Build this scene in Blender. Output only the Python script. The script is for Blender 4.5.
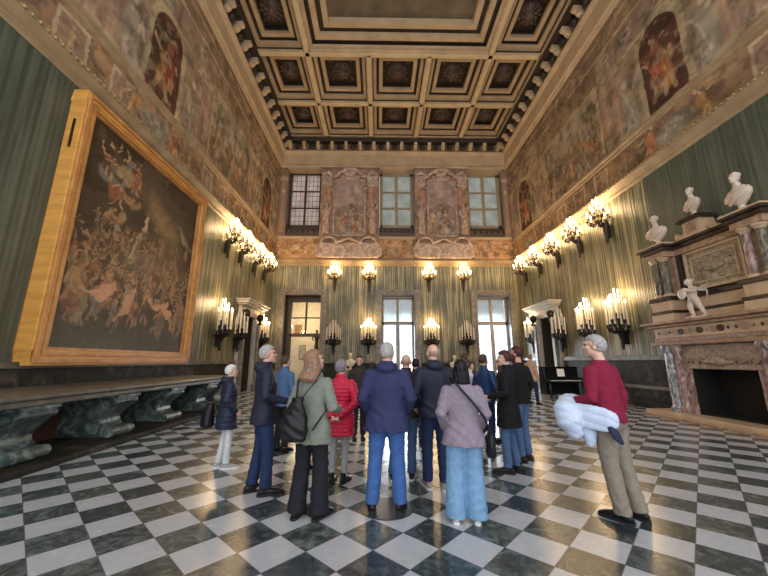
import bpy, bmesh, math, random
import numpy as np
from mathutils import Vector, Matrix, Euler, noise as mnoise

for o in list(bpy.data.objects):
    bpy.data.objects.remove(o)
S = bpy.context.scene
C = S.collection
PI = math.pi
R = math.radians
random.seed(7)

# ------------------------------------------------------------ camera, sky, exposure
cd = bpy.data.cameras.new('camera')
cam = bpy.data.objects.new('camera', cd)
C.objects.link(cam)
cd.sensor_width = 36.0
cd.lens = 36.0 * 335.0 / 768.0
cd.clip_start = 0.05
cd.clip_end = 300
cam.location = (0, 0, 1.57)
cam.rotation_euler = (R(90 + 12.25), 0, R(-0.95))
S.camera = cam

S.view_settings.view_transform = 'Standard'
S.view_settings.look = 'None'
S.view_settings.gamma = 1.0
S.view_settings.use_curve_mapping = False
S.view_settings.exposure = 0.22

W = bpy.data.worlds.new('world')
S.world = W
W.use_nodes = True
_b = W.node_tree.nodes['Background']
_b.inputs['Color'].default_value = (0.95, 0.97, 1.0, 1)
_b.inputs['Strength'].default_value = 1.85

def area(name, loc, rot, sx, sy, power, col):
    l = bpy.data.lights.new(name, 'AREA')
    l.shape = 'RECTANGLE'; l.size = sx; l.size_y = sy; l.energy = power; l.color = col
    o = bpy.data.objects.new(name, l); C.objects.link(o)
    o.location = loc; o.rotation_euler = rot
    return o
# daylight entering by the three tall windows of the far wall
for wx in (1.3, 7.6):
    area('window_daylight', (wx, 22.9, 2.6), (R(-90), 0, 0), 1.9, 4.2, 330, (0.8, 0.9, 1.0))

POINTS = []
def lamp(name, loc, power, col=(1.0, 0.66, 0.34), radius=0.18, parent=None):
    l = bpy.data.lights.new(name, 'POINT')
    l.energy = power; l.color = col; l.shadow_soft_size = radius
    o = bpy.data.objects.new(name, l); C.objects.link(o)
    o.location = loc
    if parent: o.parent = parent
    return o

# ------------------------------------------------------------ dimensions
XL, XR, YB, YF = -7.1, 9.35, 22.0, -0.8
ZC = 17.26          # underside of the ceiling beams
ZS = 8.15           # top of the striped hangings

# ------------------------------------------------------------ materials
def new_mat(name):
    m = bpy.data.materials.new(name); m.use_nodes = True
    nt = m.node_tree
    return m, nt, nt.nodes['Principled BSDF']
def N(nt, kind, **kw):
    n = nt.nodes.new(kind)
    for k, v in kw.items():
        if k in n.inputs: n.inputs[k].default_value = v
        else: setattr(n, k, v)
    return n
def c4(c): return (c[0], c[1], c[2], 1)
def coords(nt, scale=(1, 1, 1), rot=(0, 0, 0), src='Object'):
    t = nt.nodes.new('ShaderNodeTexCoord'); mp = nt.nodes.new('ShaderNodeMapping')
    mp.inputs['Scale'].default_value = scale; mp.inputs['Rotation'].default_value = rot
    nt.links.new(t.outputs[src], mp.inputs['Vector'])
    return mp.outputs['Vector']
def ramp(nt, fac, stops):
    r = nt.nodes.new('ShaderNodeValToRGB')
    e = r.color_ramp.elements
    while len(e) < len(stops): e.new(0.5)
    for i, (p, c) in enumerate(stops):
        e[i].position = p; e[i].color = c4(c)
    nt.links.new(fac, r.inputs['Fac'])
    return r.outputs['Color']
def bump(nt, b, h, strength=0.3, dist=0.02):
    n = nt.nodes.new('ShaderNodeBump'); n.inputs['Strength'].default_value = strength
    n.inputs['Distance'].default_value = dist
    nt.links.new(h, n.inputs['Height']); nt.links.new(n.outputs['Normal'], b.inputs['Normal'])
def noisy(name, stops, scale=4, detail=5, rough=0.6, metal=0.0, vec_scale=(1, 1, 1), bstr=0.0, bdist=0.01, dist=0.0, spec=0.5):
    m, nt, b = new_mat(name)
    v = coords(nt, vec_scale)
    n = N(nt, 'ShaderNodeTexNoise', Scale=scale, Detail=detail, Distortion=dist)
    nt.links.new(v, n.inputs['Vector'])
    nt.links.new(ramp(nt, n.outputs['Fac'], stops), b.inputs['Base Color'])
    b.inputs['Roughness'].default_value = rough; b.inputs['Metallic'].default_value = metal
    b.inputs['Specular IOR Level'].default_value = spec
    if bstr: bump(nt, b, n.outputs['Fac'], bstr, bdist)
    return m
def plain(name, c, rough=0.6, metal=0.0, var=0.12, scale=6, bstr=0.0, bdist=0.01, spec=0.5):
    lo = tuple(x * (1 - var) for x in c); hi = tuple(min(1, x * (1 + var)) for x in c)
    return noisy(name, [(0.3, lo), (0.7, hi)], scale, 4, rough, metal, (1, 1, 1), bstr, bdist, 0, spec)
def emis(name, c, s):
    m, nt, b = new_mat(name)
    b.inputs['Base Color'].default_value = c4(c)
    b.inputs['Emission Color'].default_value = c4(c); b.inputs['Emission Strength'].default_value = s
    m.cycles.emission_sampling = 'NONE'
    return m

M = {}
# striped silk hangings: stripes run down the wall, so the pattern follows x + y only
def hangings(name, dark, mid, light, light_amt, bs=0.5):
    m, nt, b = new_mat(name)
    t = nt.nodes.new('ShaderNodeTexCoord'); sp = nt.nodes.new('ShaderNodeSeparateXYZ')
    nt.links.new(t.outputs['Object'], sp.inputs[0])
    ad = N(nt, 'ShaderNodeMath', operation='ADD'); nt.links.new(sp.outputs[0], ad.inputs[0]); nt.links.new(sp.outputs[1], ad.inputs[1])
    cb = nt.nodes.new('ShaderNodeCombineXYZ'); nt.links.new(ad.outputs[0], cb.inputs[0])
    zs = N(nt, 'ShaderNodeMath', operation='MULTIPLY'); zs.inputs[1].default_value = 0.035
    nt.links.new(sp.outputs[2], zs.inputs[0]); nt.links.new(zs.outputs[0], cb.inputs[2])
    n1 = N(nt, 'ShaderNodeTexNoise', Scale=7.0, Detail=3.0, Roughness=0.65); nt.links.new(cb.outputs[0], n1.inputs['Vector'])
    n2 = N(nt, 'ShaderNodeTexNoise', Scale=0.9, Detail=4.0); nt.links.new(t.outputs['Object'], n2.inputs['Vector'])
    sn = N(nt, 'ShaderNodeMath', operation='SINE'); mu = N(nt, 'ShaderNodeMath', operation='MULTIPLY'); mu.inputs[1].default_value = 48.0
    nt.links.new(ad.outputs[0], mu.inputs[0]); nt.links.new(mu.outputs[0], sn.inputs[0])
    ma = N(nt, 'ShaderNodeMath', operation='MULTIPLY_ADD'); ma.inputs[1].default_value = 0.06
    nt.links.new(sn.outputs[0], ma.inputs[0]); nt.links.new(n1.outputs['Fac'], ma.inputs[2])
    mb = N(nt, 'ShaderNodeMath', operation='MULTIPLY_ADD'); mb.inputs[1].default_value = 0.35
    nt.links.new(n2.outputs['Fac'], mb.inputs[0]); nt.links.new(ma.outputs[0], mb.inputs[2])
    su = N(nt, 'ShaderNodeMath', operation='SUBTRACT'); su.inputs[1].default_value = 0.17
    nt.links.new(mb.outputs[0], su.inputs[0])
    nt.links.new(ramp(nt, su.outputs[0], [(0.34, dark), (0.5, mid), (0.68 - light_amt, light)]), b.inputs['Base Color'])
    b.inputs['Roughness'].default_value = 0.42
    b.inputs['Specular IOR Level'].default_value = 0.55
    bump(nt, b, ma.outputs[0], bs, 0.05)
    return m
M['silk'] = hangings('striped_green_silk', (0.050, 0.056, 0.034), (0.125, 0.122, 0.072), (0.38, 0.32, 0.175), 0.02)
M['silk_worn'] = hangings('worn_green_silk', (0.050, 0.060, 0.044), (0.078, 0.092, 0.066), (0.12, 0.135, 0.095), 0.0, 0.12)

# checkered marble floor
TS, TA, TX, TY = 0.4005, 0.8065, -0.0395, 3.2465
def floor_mat():
    m, nt, b = new_mat('checkered_marble')
    t = nt.nodes.new('ShaderNodeTexCoord')
    s1 = N(nt, 'ShaderNodeVectorMath', operation='SUBTRACT'); s1.inputs[1].default_value = (TX, TY, 0)
    nt.links.new(t.outputs['Object'], s1.inputs[0])
    rt = N(nt, 'ShaderNodeVectorRotate', rotation_type='Z_AXIS'); rt.inputs['Angle'].default_value = -TA
    nt.links.new(s1.outputs[0], rt.inputs['Vector'])
    sc = N(nt, 'ShaderNodeVectorMath', operation='SCALE'); sc.inputs['Scale'].default_value = 1 / TS
    nt.links.new(rt.outputs[0], sc.inputs[0])
    sp = nt.nodes.new('ShaderNodeSeparateXYZ'); nt.links.new(sc.outputs[0], sp.inputs[0])
    def mth(op, a, bb=None, v=None):
        n = N(nt, 'ShaderNodeMath', operation=op)
        nt.links.new(a, n.inputs[0])
        if bb is not None: nt.links.new(bb, n.inputs[1])
        if v is not None: n.inputs[1].default_value = v
        return n.outputs[0]
    fx = mth('FLOOR', sp.outputs[0]); fy = mth('FLOOR', sp.outputs[1])
    par = mth('PINGPONG', mth('ADD', fx, fy), v=1.0)
    gx = mth('FRACT', sp.outputs[0]); gy = mth('FRACT', sp.outputs[1])
    ex = mth('MINIMUM', mth('PINGPONG', sp.outputs[0], v=0.5), mth('PINGPONG', sp.outputs[1], v=0.5))
    line = mth('LESS_THAN', ex, v=0.009)
    cb = nt.nodes.new('ShaderNodeCombineXYZ'); nt.links.new(fx, cb.inputs[0]); nt.links.new(fy, cb.inputs[1])
    wn = N(nt, 'ShaderNodeTexWhiteNoise', noise_dimensions='3D'); nt.links.new(cb.outputs[0], wn.inputs['Vector'])
    # veins, shifted per tile
    off = N(nt, 'ShaderNodeVectorMath', operation='SCALE'); off.inputs['Scale'].default_value = 9.0
    nt.links.new(wn.outputs['Color'], off.inputs[0])
    av = N(nt, 'ShaderNodeVectorMath', operation='ADD'); nt.links.new(sc.outputs[0], av.inputs[0]); nt.links.new(off.outputs[0], av.inputs[1])
    nz = N(nt, 'ShaderNodeTexNoise', Scale=2.2, Detail=8.0, Roughness=0.65, Distortion=1.4); nt.links.new(av.outputs[0], nz.inputs['Vector'])
    dark = ramp(nt, nz.outputs['Fac'], [(0.33, (0.024, 0.033, 0.038)), (0.5, (0.052, 0.067, 0.072)), (0.62, (0.11, 0.135, 0.135)), (0.75, (0.2, 0.23, 0.215))])
    lite = ramp(nt, nz.outputs['Fac'], [(0.3, (0.40, 0.415, 0.445)), (0.6, (0.46, 0.475, 0.50)), (0.75, (0.50, 0.51, 0.53))])
    mt = N(nt, 'ShaderNodeMix', data_type='RGBA', blend_type='MULTIPLY'); mt.inputs[0].default_value = 1.0
    nt.links.new(dark, mt.inputs[6])
    nt.links.new(ramp(nt, wn.outputs['Value'], [(0.0, (0.6, 0.62, 0.66)), (0.4, (0.95, 0.98, 1.0)), (0.75, (1.2, 1.2, 1.15)), (1.0, (1.35, 1.2, 0.95))]), mt.inputs[7])
    mx = N(nt, 'ShaderNodeMix', data_type='RGBA')
    nt.links.new(par, mx.inputs[0]); nt.links.new(mt.outputs[2], mx.inputs[6]); nt.links.new(lite, mx.inputs[7])
    ml = N(nt, 'ShaderNodeMix', data_type='RGBA'); ml.inputs[7].default_value = (0.10, 0.10, 0.10, 1)
    nt.links.new(line, ml.inputs[0]); nt.links.new(mx.outputs[2], ml.inputs[6])
    nt.links.new(ml.outputs[2], b.inputs['Base Color'])
    rr = nt.nodes.new('ShaderNodeMapRange'); rr.inputs[3].default_value = 0.15; rr.inputs[4].default_value = 0.33
    nt.links.new(nz.outputs['Fac'], rr.inputs[0]); nt.links.new(rr.outputs[0], b.inputs['Roughness'])
    b.inputs['Specular IOR Level'].default_value = 0.5
    n3 = N(nt, 'ShaderNodeTexNoise', Scale=5.0, Detail=2.0); nt.links.new(t.outputs['Object'], n3.inputs['Vector'])
    bump(nt, b, n3.outputs['Fac'], 0.04, 0.02)
    return m
M['floor'] = floor_mat()
M['cream'] = noisy('cream_painted_wood', [(0.3, (0.45, 0.32, 0.19)), (0.7, (0.60, 0.445, 0.27))], 1.3, 6, 0.55)
M['cream_light'] = noisy('gilded_cream_beam', [(0.3, (0.58, 0.45, 0.26)), (0.7, (0.72, 0.57, 0.34))], 1.3, 6, 0.5)
M['cband'] = plain('brown_cornice_band', (0.16, 0.105, 0.06), 0.6)
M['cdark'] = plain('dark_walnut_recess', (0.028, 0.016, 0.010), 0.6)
M['crose'] = plain('dark_carved_rosette', (0.10, 0.062, 0.045), 0.45)
M['cpanel'] = noisy('brown_ceiling_canvas', [(0.3, (0.10, 0.075, 0.045)), (0.7, (0.19, 0.145, 0.09))], 1.2, 7, 0.7)
M['mold'] = noisy('ochre_moulding', [(0.3, (0.27, 0.185, 0.10)), (0.7, (0.42, 0.30, 0.165))], 2, 6, 0.5)
M['gild'] = noisy('old_gilding', [(0.3, (0.25, 0.16, 0.06)), (0.7, (0.45, 0.31, 0.13))], 14, 5, 0.4, 0.35)
M['frame'] = noisy('orange_gilt_frame', [(0.3, (0.56, 0.26, 0.05)), (0.7, (0.74, 0.37, 0.085))], 1.5, 6, 0.42, 0.0, (1, 1, 6))
M['frame_rim'] = noisy('reddish_gilt_rim', [(0.3, (0.42, 0.17, 0.05)), (0.7, (0.66, 0.33, 0.11))], 3, 6, 0.42)
M['dado'] = noisy('dark_green_marble', [(0.3, (0.012, 0.012, 0.009)), (0.55, (0.030, 0.027, 0.019)), (0.75, (0.10, 0.085, 0.06))], 1.6, 9, 0.5, 0, (1, 1, 1), 0, 0, 1.6, 0.15)
M['dado_cap'] = noisy('grey_brown_marble', [(0.3, (0.06, 0.055, 0.043)), (0.55, (0.125, 0.112, 0.085)), (0.75, (0.23, 0.20, 0.15))], 2.2, 9, 0.35, 0, (1, 1, 1), 0, 0, 1.2)
M['bench'] = noisy('blue_green_marble', [(0.3, (0.03, 0.042, 0.04)), (0.48, (0.07, 0.095, 0.09)), (0.62, (0.17, 0.22, 0.21)), (0.78, (0.38, 0.44, 0.44))], 4.0, 9, 0.28, 0, (1, 1, 1), 0, 0, 1.8)
M['recess_red'] = noisy('dark_red_marble', [(0.3, (0.06, 0.026, 0.02)), (0.7, (0.12, 0.05, 0.038))], 2, 6, 0.5)
M['surround'] = noisy('brown_grey_window_stone', [(0.3, (0.13, 0.11, 0.085)), (0.55, (0.22, 0.19, 0.15)), (0.75, (0.33, 0.28, 0.22))], 2.5, 9, 0.4, 0, (1, 1, 1), 0, 0, 1.4)
M['reveal'] = noisy('grey_blue_reveal', [(0.3, (0.13, 0.15, 0.16)), (0.7, (0.25, 0.28, 0.29))], 2.0, 6, 0.4)
M['doorstone'] = noisy('pale_door_stone', [(0.3, (0.42, 0.38, 0.31)), (0.7, (0.62, 0.57, 0.49))], 2.5, 7, 0.4)
M['black'] = plain('black_opening', (0.012, 0.010, 0.009), 0.7)
M['tan_wood'] = plain('tan_window_wood', (0.36, 0.27, 0.17), 0.5)
M['brown_wood'] = plain('dark_window_wood', (0.06, 0.04, 0.028), 0.5)
M['grey_wood'] = plain('grey_window_wood', (0.33, 0.33, 0.32), 0.5)
M['bronze'] = plain('dark_bronze', (0.055, 0.038, 0.024), 0.38, 0.7)
M['iron'] = plain('black_iron', (0.012, 0.012, 0.012), 0.45, 0.3)
M['candle'] = plain('ivory_candle', (0.82, 0.74, 0.58), 0.5)
M['candle_old'] = plain('pale_unlit_candle', (0.72, 0.66, 0.56), 0.5)
M['bulb'] = emis('lit_bulb', (1.0, 0.78, 0.45), 14.0)
M['flame'] = emis('lit_flame_bulb', (1.0, 0.80, 0.48), 16.0)
M['marble_w'] = noisy('white_bust_marble', [(0.3, (0.54, 0.43, 0.34)), (0.7, (0.72, 0.60, 0.49))], 4, 6, 0.4)
M['marble_y'] = noisy('cream_bust_marble', [(0.3, (0.60, 0.56, 0.42)), (0.7, (0.80, 0.76, 0.60))], 4, 6, 0.4)
M['fp_pink'] = noisy('pink_brown_marble', [(0.3, (0.24, 0.135, 0.085)), (0.55, (0.38, 0.235, 0.15)), (0.75, (0.54, 0.37, 0.25))], 3.0, 10, 0.3, 0, (1, 1, 1), 0, 0, 1.8)
M['fp_red'] = noisy('mottled_red_marble', [(0.3, (0.10, 0.06, 0.055)), (0.48, (0.32, 0.19, 0.16)), (0.6, (0.50, 0.38, 0.34)), (0.75, (0.64, 0.56, 0.55))], 5.0, 10, 0.28, 0, (1, 1, 0.5), 0, 0, 2.4)
M['fp_blue'] = noisy('grey_violet_column_marble', [(0.3, (0.07, 0.075, 0.09)), (0.48, (0.25, 0.24, 0.27)), (0.6, (0.50, 0.46, 0.48)), (0.75, (0.72, 0.68, 0.68))], 5.5, 10, 0.25, 0, (1, 1, 0.45), 0, 0, 2.6)
M['fp_green'] = noisy('grey_green_column_marble', [(0.35, (0.045, 0.04, 0.028)), (0.55, (0.17, 0.15, 0.11)), (0.75, (0.42, 0.37, 0.29))], 12.0, 8, 0.35, 0, (1, 1, 0.3), 0, 0, 1.5, 0.3)
M['fp_beige'] = noisy('beige_marble', [(0.3, (0.46, 0.31, 0.19)), (0.7, (0.64, 0.47, 0.30))], 2.0, 8, 0.32, 0, (1, 1, 1), 0, 0, 1.0)
M['fp_dark'] = noisy('black_brown_marble', [(0.3, (0.02, 0.013, 0.01)), (0.7, (0.065, 0.042, 0.032))], 3.0, 8, 0.25)
M['fp_relief'] = noisy('carved_gilt_panel', [(0.3, (0.20, 0.145, 0.085)), (0.55, (0.38, 0.295, 0.19)), (0.75, (0.56, 0.45, 0.30))], 7.0, 10, 0.45, 0.1, (1, 1, 1), 0.8, 0.05, 1.2)
M['fp_carve'] = noisy('carved_pink_lintel', [(0.35, (0.22, 0.14, 0.10)), (0.55, (0.36, 0.25, 0.18)), (0.75, (0.48, 0.36, 0.27))], 5.0, 6, 0.4, 0, (1, 1, 1), 0.6, 0.03, 2.5)
M['gallery'] = plain('cream_gallery_plaster', (0.70, 0.62, 0.46), 0.7)
M['stucco'] = noisy('pinkish_stucco', [(0.32, (0.26, 0.16, 0.11)), (0.5, (0.46, 0.33, 0.25)), (0.68, (0.64, 0.50, 0.40))], 4.5, 9, 0.6, 0, (1, 1, 1), 0.5, 0.04, 1.0)
M['paper'] = plain('white_paper', (0.8, 0.8, 0.78), 0.6)
M['piano'] = plain('black_piano_lacquer', (0.008, 0.008, 0.009), 0.12)
M['ivory'] = plain('ivory_keys', (0.75, 0.73, 0.68), 0.3)

def glass_mat():
    m = bpy.data.materials.new('window_glass'); m.use_nodes = True
    nt = m.node_tree; nt.nodes.clear()
    o = nt.nodes.new('ShaderNodeOutputMaterial')
    t = nt.nodes.new('ShaderNodeBsdfTransparent'); g = nt.nodes.new('ShaderNodeBsdfGlossy'); g.inputs['Roughness'].default_value = 0.03
    f = nt.nodes.new('ShaderNodeFresnel'); f.inputs['IOR'].default_value = 1.45
    mx = nt.nodes.new('ShaderNodeMixShader')
    nt.links.new(f.outputs[0], mx.inputs[0]); nt.links.new(t.outputs[0], mx.inputs[1]); nt.links.new(g.outputs[0], mx.inputs[2])
    nt.links.new(mx.outputs[0], o.inputs['Surface'])
    return m
M['glass'] = glass_mat()
def frosted(name, c, trans=0.75, grid=None):
    m = bpy.data.materials.new(name); m.use_nodes = True
    nt = m.node_tree; nt.nodes.clear()
    o = nt.nodes.new('ShaderNodeOutputMaterial')
    t = nt.nodes.new('ShaderNodeBsdfTranslucent'); d = nt.nodes.new('ShaderNodeBsdfDiffuse')
    v = coords(nt); n = N(nt, 'ShaderNodeTexNoise', Scale=1.6, Detail=3.0); nt.links.new(v, n.inputs['Vector'])
    col = ramp(nt, n.outputs['Fac'], [(0.35, tuple(x * 0.8 for x in c)), (0.65, c)])
    if grid:
        br = N(nt, 'ShaderNodeTexBrick', Scale=1.0); br.offset = 0.0
        br.inputs['Brick Width'].default_value = grid; br.inputs['Row Height'].default_value = grid * 1.3
        br.inputs['Mortar Size'].default_value = 0.012
        br.inputs['Mortar'].default_value = (0.03, 0.03, 0.03, 1)
        v2 = coords(nt, (1, 1, 1), (R(90), 0, 0)); nt.links.new(v2, br.inputs['Vector'])
        nt.links.new(col, br.inputs['Color1']); nt.links.new(col, br.inputs['Color2'])
        col = br.outputs['Color']
    nt.links.new(col, t.inputs['Color']); nt.links.new(col, d.inputs['Color'])
    mx = nt.nodes.new('ShaderNodeMixShader'); mx.inputs[0].default_value = trans
    nt.links.new(d.outputs[0], mx.inputs[1]); nt.links.new(t.outputs[0], mx.inputs[2])
    nt.links.new(mx.outputs[0], o.inputs['Surface'])
    return m
M['pane_blue'] = frosted('blue_grey_frosted_pane', (0.50, 0.52, 0.49))
M['pane_pink'] = frosted('pinkish_leaded_pane', (0.62, 0.55, 0.51), 0.75, 0.3)
M['blind'] = frosted('grey_window_blind', (0.42, 0.46, 0.46), 0.6)

def vcol_mat(name, rough=0.6, spec=0.4):
    m, nt, b = new_mat(name)
    a = nt.nodes.new('ShaderNodeVertexColor'); a.layer_name = 'paint'
    nt.links.new(a.outputs['Color'], b.inputs['Base Color'])
    b.inputs['Roughness'].default_value = rough; b.inputs['Specular IOR Level'].default_value = spec
    return m
M['fresco'] = vcol_mat('fresco_paint', 0.75, 0.25)
M['oil'] = vcol_mat('oil_paint_on_canvas', 0.5, 0.18)

# ------------------------------------------------------------ mesh builder
class MB:
    def __init__(s): s.v = []; s.f = []; s.m = []; s.cur = 0
    def add(s, vs, fs):
        o = len(s.v); s.v += [tuple(v) for v in vs]
        for f in fs: s.f.append(tuple(i + o for i in f)); s.m.append(s.cur)
        return s
    def box(s, x0, x1, y0, y1, z0, z1):
        if x0 > x1: x0, x1 = x1, x0
        if y0 > y1: y0, y1 = y1, y0
        if z0 > z1: z0, z1 = z1, z0
        return s.add([(x0,y0,z0),(x1,y0,z0),(x1,y1,z0),(x0,y1,z0),(x0,y0,z1),(x1,y0,z1),(x1,y1,z1),(x0,y1,z1)],
                     [(3,2,1,0),(4,5,6,7),(0,1,5,4),(1,2,6,5),(2,3,7,6),(3,0,4,7)])
    def tube(s, pts, rad, n=8, cap=True):
        pts = [Vector(p) for p in pts]
        k = len(pts)
        if not isinstance(rad, (list, tuple)): rad = [rad] * k
        rad = [r if isinstance(r, (tuple, list)) else (r, r) for r in rad]
        vs = []; fs = []
        t0 = (pts[1] - pts[0]).normalized()
        ref = Vector((0, 0, 1)) if abs(t0.z) < 0.9 else Vector((1, 0, 0))
        u = t0.cross(ref).normalized() if abs(t0.z) < 0.9 else Vector((1, 0, 0))
        u = (u - t0 * u.dot(t0)).normalized()
        rows = []
        def ring(p, u, w, a, b):
            i0 = len(vs)
            for j in range(n):
                an = 2 * PI * j / n
                vs.append(p + u * (a * math.cos(an)) + w * (b * math.sin(an)))
            rows.append(i0)
        for i, p in enumerate(pts):
            if i == 0: t = pts[1] - pts[0]
            elif i == k - 1: t = pts[-1] - pts[-2]
            else: t = (pts[i + 1] - pts[i]).normalized() + (pts[i] - pts[i - 1]).normalized()
            if t.length < 1e-9: t = t0
            t = t.normalized()
            u = (u - t * u.dot(t)).normalized(); w = t.cross(u)
            a, b = rad[i]
            if cap == 'round' and i == 0:
                for q in (0.35, 0.75): ring(p - t * (a * (1 - q) ** 0.8), u, w, a * math.sin(q * PI / 2) , b * math.sin(q * PI / 2))
            ring(p, u, w, a, b)
            if cap == 'round' and i == k - 1:
                for q in (0.75, 0.35): ring(p + t * (a * (1 - q) ** 0.8), u, w, a * math.sin(q * PI / 2), b * math.sin(q * PI / 2))
        for r0, r1 in zip(rows[:-1], rows[1:]):
            for j in range(n):
                fs.append((r0 + j, r0 + (j + 1) % n, r1 + (j + 1) % n, r1 + j))
        if cap:
            fs.append(tuple(rows[0] + j for j in reversed(range(n))))
            fs.append(tuple(rows[-1] + j for j in range(n)))
        return s.add(vs, fs)
    def loftz(s, rings, n=20, cap=True):
        # rings: (z, cx, cy, rx, ry[, power])
        vs = []; fs = []
        for r in rings:
            z, cx, cy, rx, ry = r[:5]; pw = r[5] if len(r) > 5 else 1.0
            for j in range(n):
                a = 2 * PI * j / n
                ca, sa = math.cos(a), math.sin(a)
                ca = math.copysign(abs(ca) ** pw, ca); sa = math.copysign(abs(sa) ** pw, sa)
                vs.append((cx + rx * ca, cy + ry * sa, z))
        k = len(rings)
        up = rings[-1][0] > rings[0][0]
        for i in range(k - 1):
            for j in range(n):
                q = (i * n + j, i * n + (j + 1) % n, (i + 1) * n + (j + 1) % n, (i + 1) * n + j)
                fs.append(q if up else q[::-1])
        if cap:
            b = tuple(range(n)); t = tuple((k - 1) * n + j for j in range(n))
            fs.append(b[::-1] if up else b); fs.append(t if up else t[::-1])
        return s.add(vs, fs)
    def lathe(s, prof, c=(0, 0, 0), n=16, axis='z', a0=0, a1=2 * PI):
        full = abs(a1 - a0 - 2 * PI) < 1e-6
        m = n if full else n + 1
        vs = []; fs = []
        for r, z in prof:
            for j in range(m):
                a = a0 + (a1 - a0) * j / n
                p = (r * math.cos(a), r * math.sin(a), z)
                if axis == 'y': p = (p[0], p[2], p[1])
                if axis == 'x': p = (p[2], p[1], p[0])
                vs.append((p[0] + c[0], p[1] + c[1], p[2] + c[2]))
        for i in range(len(prof) - 1):
            for j in range(n):
                fs.append((i * m + j, i * m + (j + 1) % m, (i + 1) * m + (j + 1) % m, (i + 1) * m + j))
        return s.add(vs, fs)
    def ell(s, c, r, rot=None, n=14, k=9):
        vs = []; fs = []
        mt = Euler(rot).to_matrix() if rot else None
        for i in range(k + 1):
            ph = PI * i / k
            for j in range(n):
                a = 2 * PI * j / n
                p = Vector((r[0] * math.sin(ph) * math.cos(a), r[1] * math.sin(ph) * math.sin(a), -r[2] * math.cos(ph)))
                if mt: p = mt @ p
                vs.append((p.x + c[0], p.y + c[1], p.z + c[2]))
        for i in range(k):
            for j in range(n):
                fs.append((i * n + j, i * n + (j + 1) % n, (i + 1) * n + (j + 1) % n, (i + 1) * n + j))
        return s.add(vs, fs)
    def prism(s, poly, axis, a, b):
        # poly: 2D points; axis: the extruded axis; other two axes in order (x,y,z without axis)
        k = len(poly)
        def P(p, t):
            if axis == 'x': return (t, p[0], p[1])
            if axis == 'y': return (p[0], t, p[1])
            return (p[0], p[1], t)
        vs = [P(p, a) for p in poly] + [P(p, b) for p in poly]
        fs = [tuple(range(k))[::-1], tuple(range(k, 2 * k))]
        for i in range(k): fs.append((i, (i + 1) % k, k + (i + 1) % k, k + i))
        return s.add(vs, fs)
    def mesh(s, name, mats):
        me = bpy.data.meshes.new(name)
        me.from_pydata(s.v, [], s.f)
        if not isinstance(mats, (list, tuple)): mats = [mats]
        for m in mats: me.materials.append(m)
        if len(mats) > 1: me.polygons.foreach_set('material_index', s.m)
        return me
    def build(s, name, mats, parent=None, smooth=False, bevel=0.0, fixn=True):
        me = s.mesh(name, mats)
        if fixn:
            bm = bmesh.new(); bm.from_mesh(me)
            bmesh.ops.remove_doubles(bm, verts=bm.verts, dist=1e-5)
            bmesh.ops.recalc_face_normals(bm, faces=bm.faces)
            bm.to_mesh(me); bm.free()
        if smooth:
            me.polygons.foreach_set('use_smooth', [True] * len(me.polygons))
            if smooth == 'auto':
                try: me.set_sharp_from_angle(angle=R(35))
                except Exception: pass
        o = bpy.data.objects.new(name, me); C.objects.link(o)
        if parent: o.parent = parent
        if bevel:
            bv = o.modifiers.new('bevel', 'BEVEL'); bv.width = bevel; bv.segments = 2; bv.limit_method = 'ANGLE'; bv.angle_limit = R(40)
        return o

def tag(o, label=None, cat=None, group=None, kind=None):
    if label: o['label'] = label
    if cat: o['category'] = cat
    if group: o['group'] = group
    if kind: o['kind'] = kind
    return o
def thing(name, label, cat, loc=(0, 0, 0), rz=0, group=None):
    o = bpy.data.objects.new(name, None); C.objects.link(o)
    o.empty_display_size = 0.1
    o.location = loc; o.rotation_euler = (0, 0, rz)
    return tag(o, label, cat, group)
KIDS = {}
def copy_tree(o, parent=None):
    c = o.copy(); C.objects.link(c)
    if parent: c.parent = parent; c.matrix_parent_inverse = o.matrix_parent_inverse
    for ch in [x for x in C.objects if x.parent == o]: copy_tree(ch, c)
    return c
def struct(name, mb, mats, parent=None, smooth=False, bevel=0.0):
    o = mb.build(name, mats, parent, smooth, bevel)
    if not parent: o['kind'] = 'structure'
    return o

def blob(mb, name, mat, parent, voxel=0.012, smooth=4, fn=None):
    """fuse overlapping closed shapes into one continuous skin"""
    me = mb.mesh(name + '_src', mat)
    o = bpy.data.objects.new(name, me); C.objects.link(o)
    m = o.modifiers.new('r', 'REMESH'); m.mode = 'VOXEL'; m.voxel_size = voxel
    if smooth:
        sm = o.modifiers.new('s', 'SMOOTH'); sm.iterations = smooth; sm.factor = 0.5
    dg = bpy.context.evaluated_depsgraph_get()
    ev = o.evaluated_get(dg)
    nm = bpy.data.meshes.new_from_object(ev, depsgraph=dg)
    o.modifiers.clear(); o.data = nm; nm.name = name
    if not nm.materials: nm.materials.append(mat)
    bpy.data.meshes.remove(me)
    if fn:
        k = len(nm.vertices)
        co = np.empty(k * 3, dtype=np.float32); nm.vertices.foreach_get('co', co); co = co.reshape(-1, 3)
        no = np.empty(k * 3, dtype=np.float32); nm.vertices.foreach_get('normal', no); no = no.reshape(-1, 3)
        co = fn(co, no)
        nm.vertices.foreach_set('co', co.astype(np.float32).ravel()); nm.update()
    nm.polygons.foreach_set('use_smooth', [True] * len(nm.polygons))
    if parent: o.parent = parent
    return o
# ------------------------------------------------------------ the room shell
fl = MB().box(XL - 0.6, XR + 0.6, YF, YB + 1.4, -0.2, 0.0)
struct('floor', fl, M['floor'])

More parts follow.
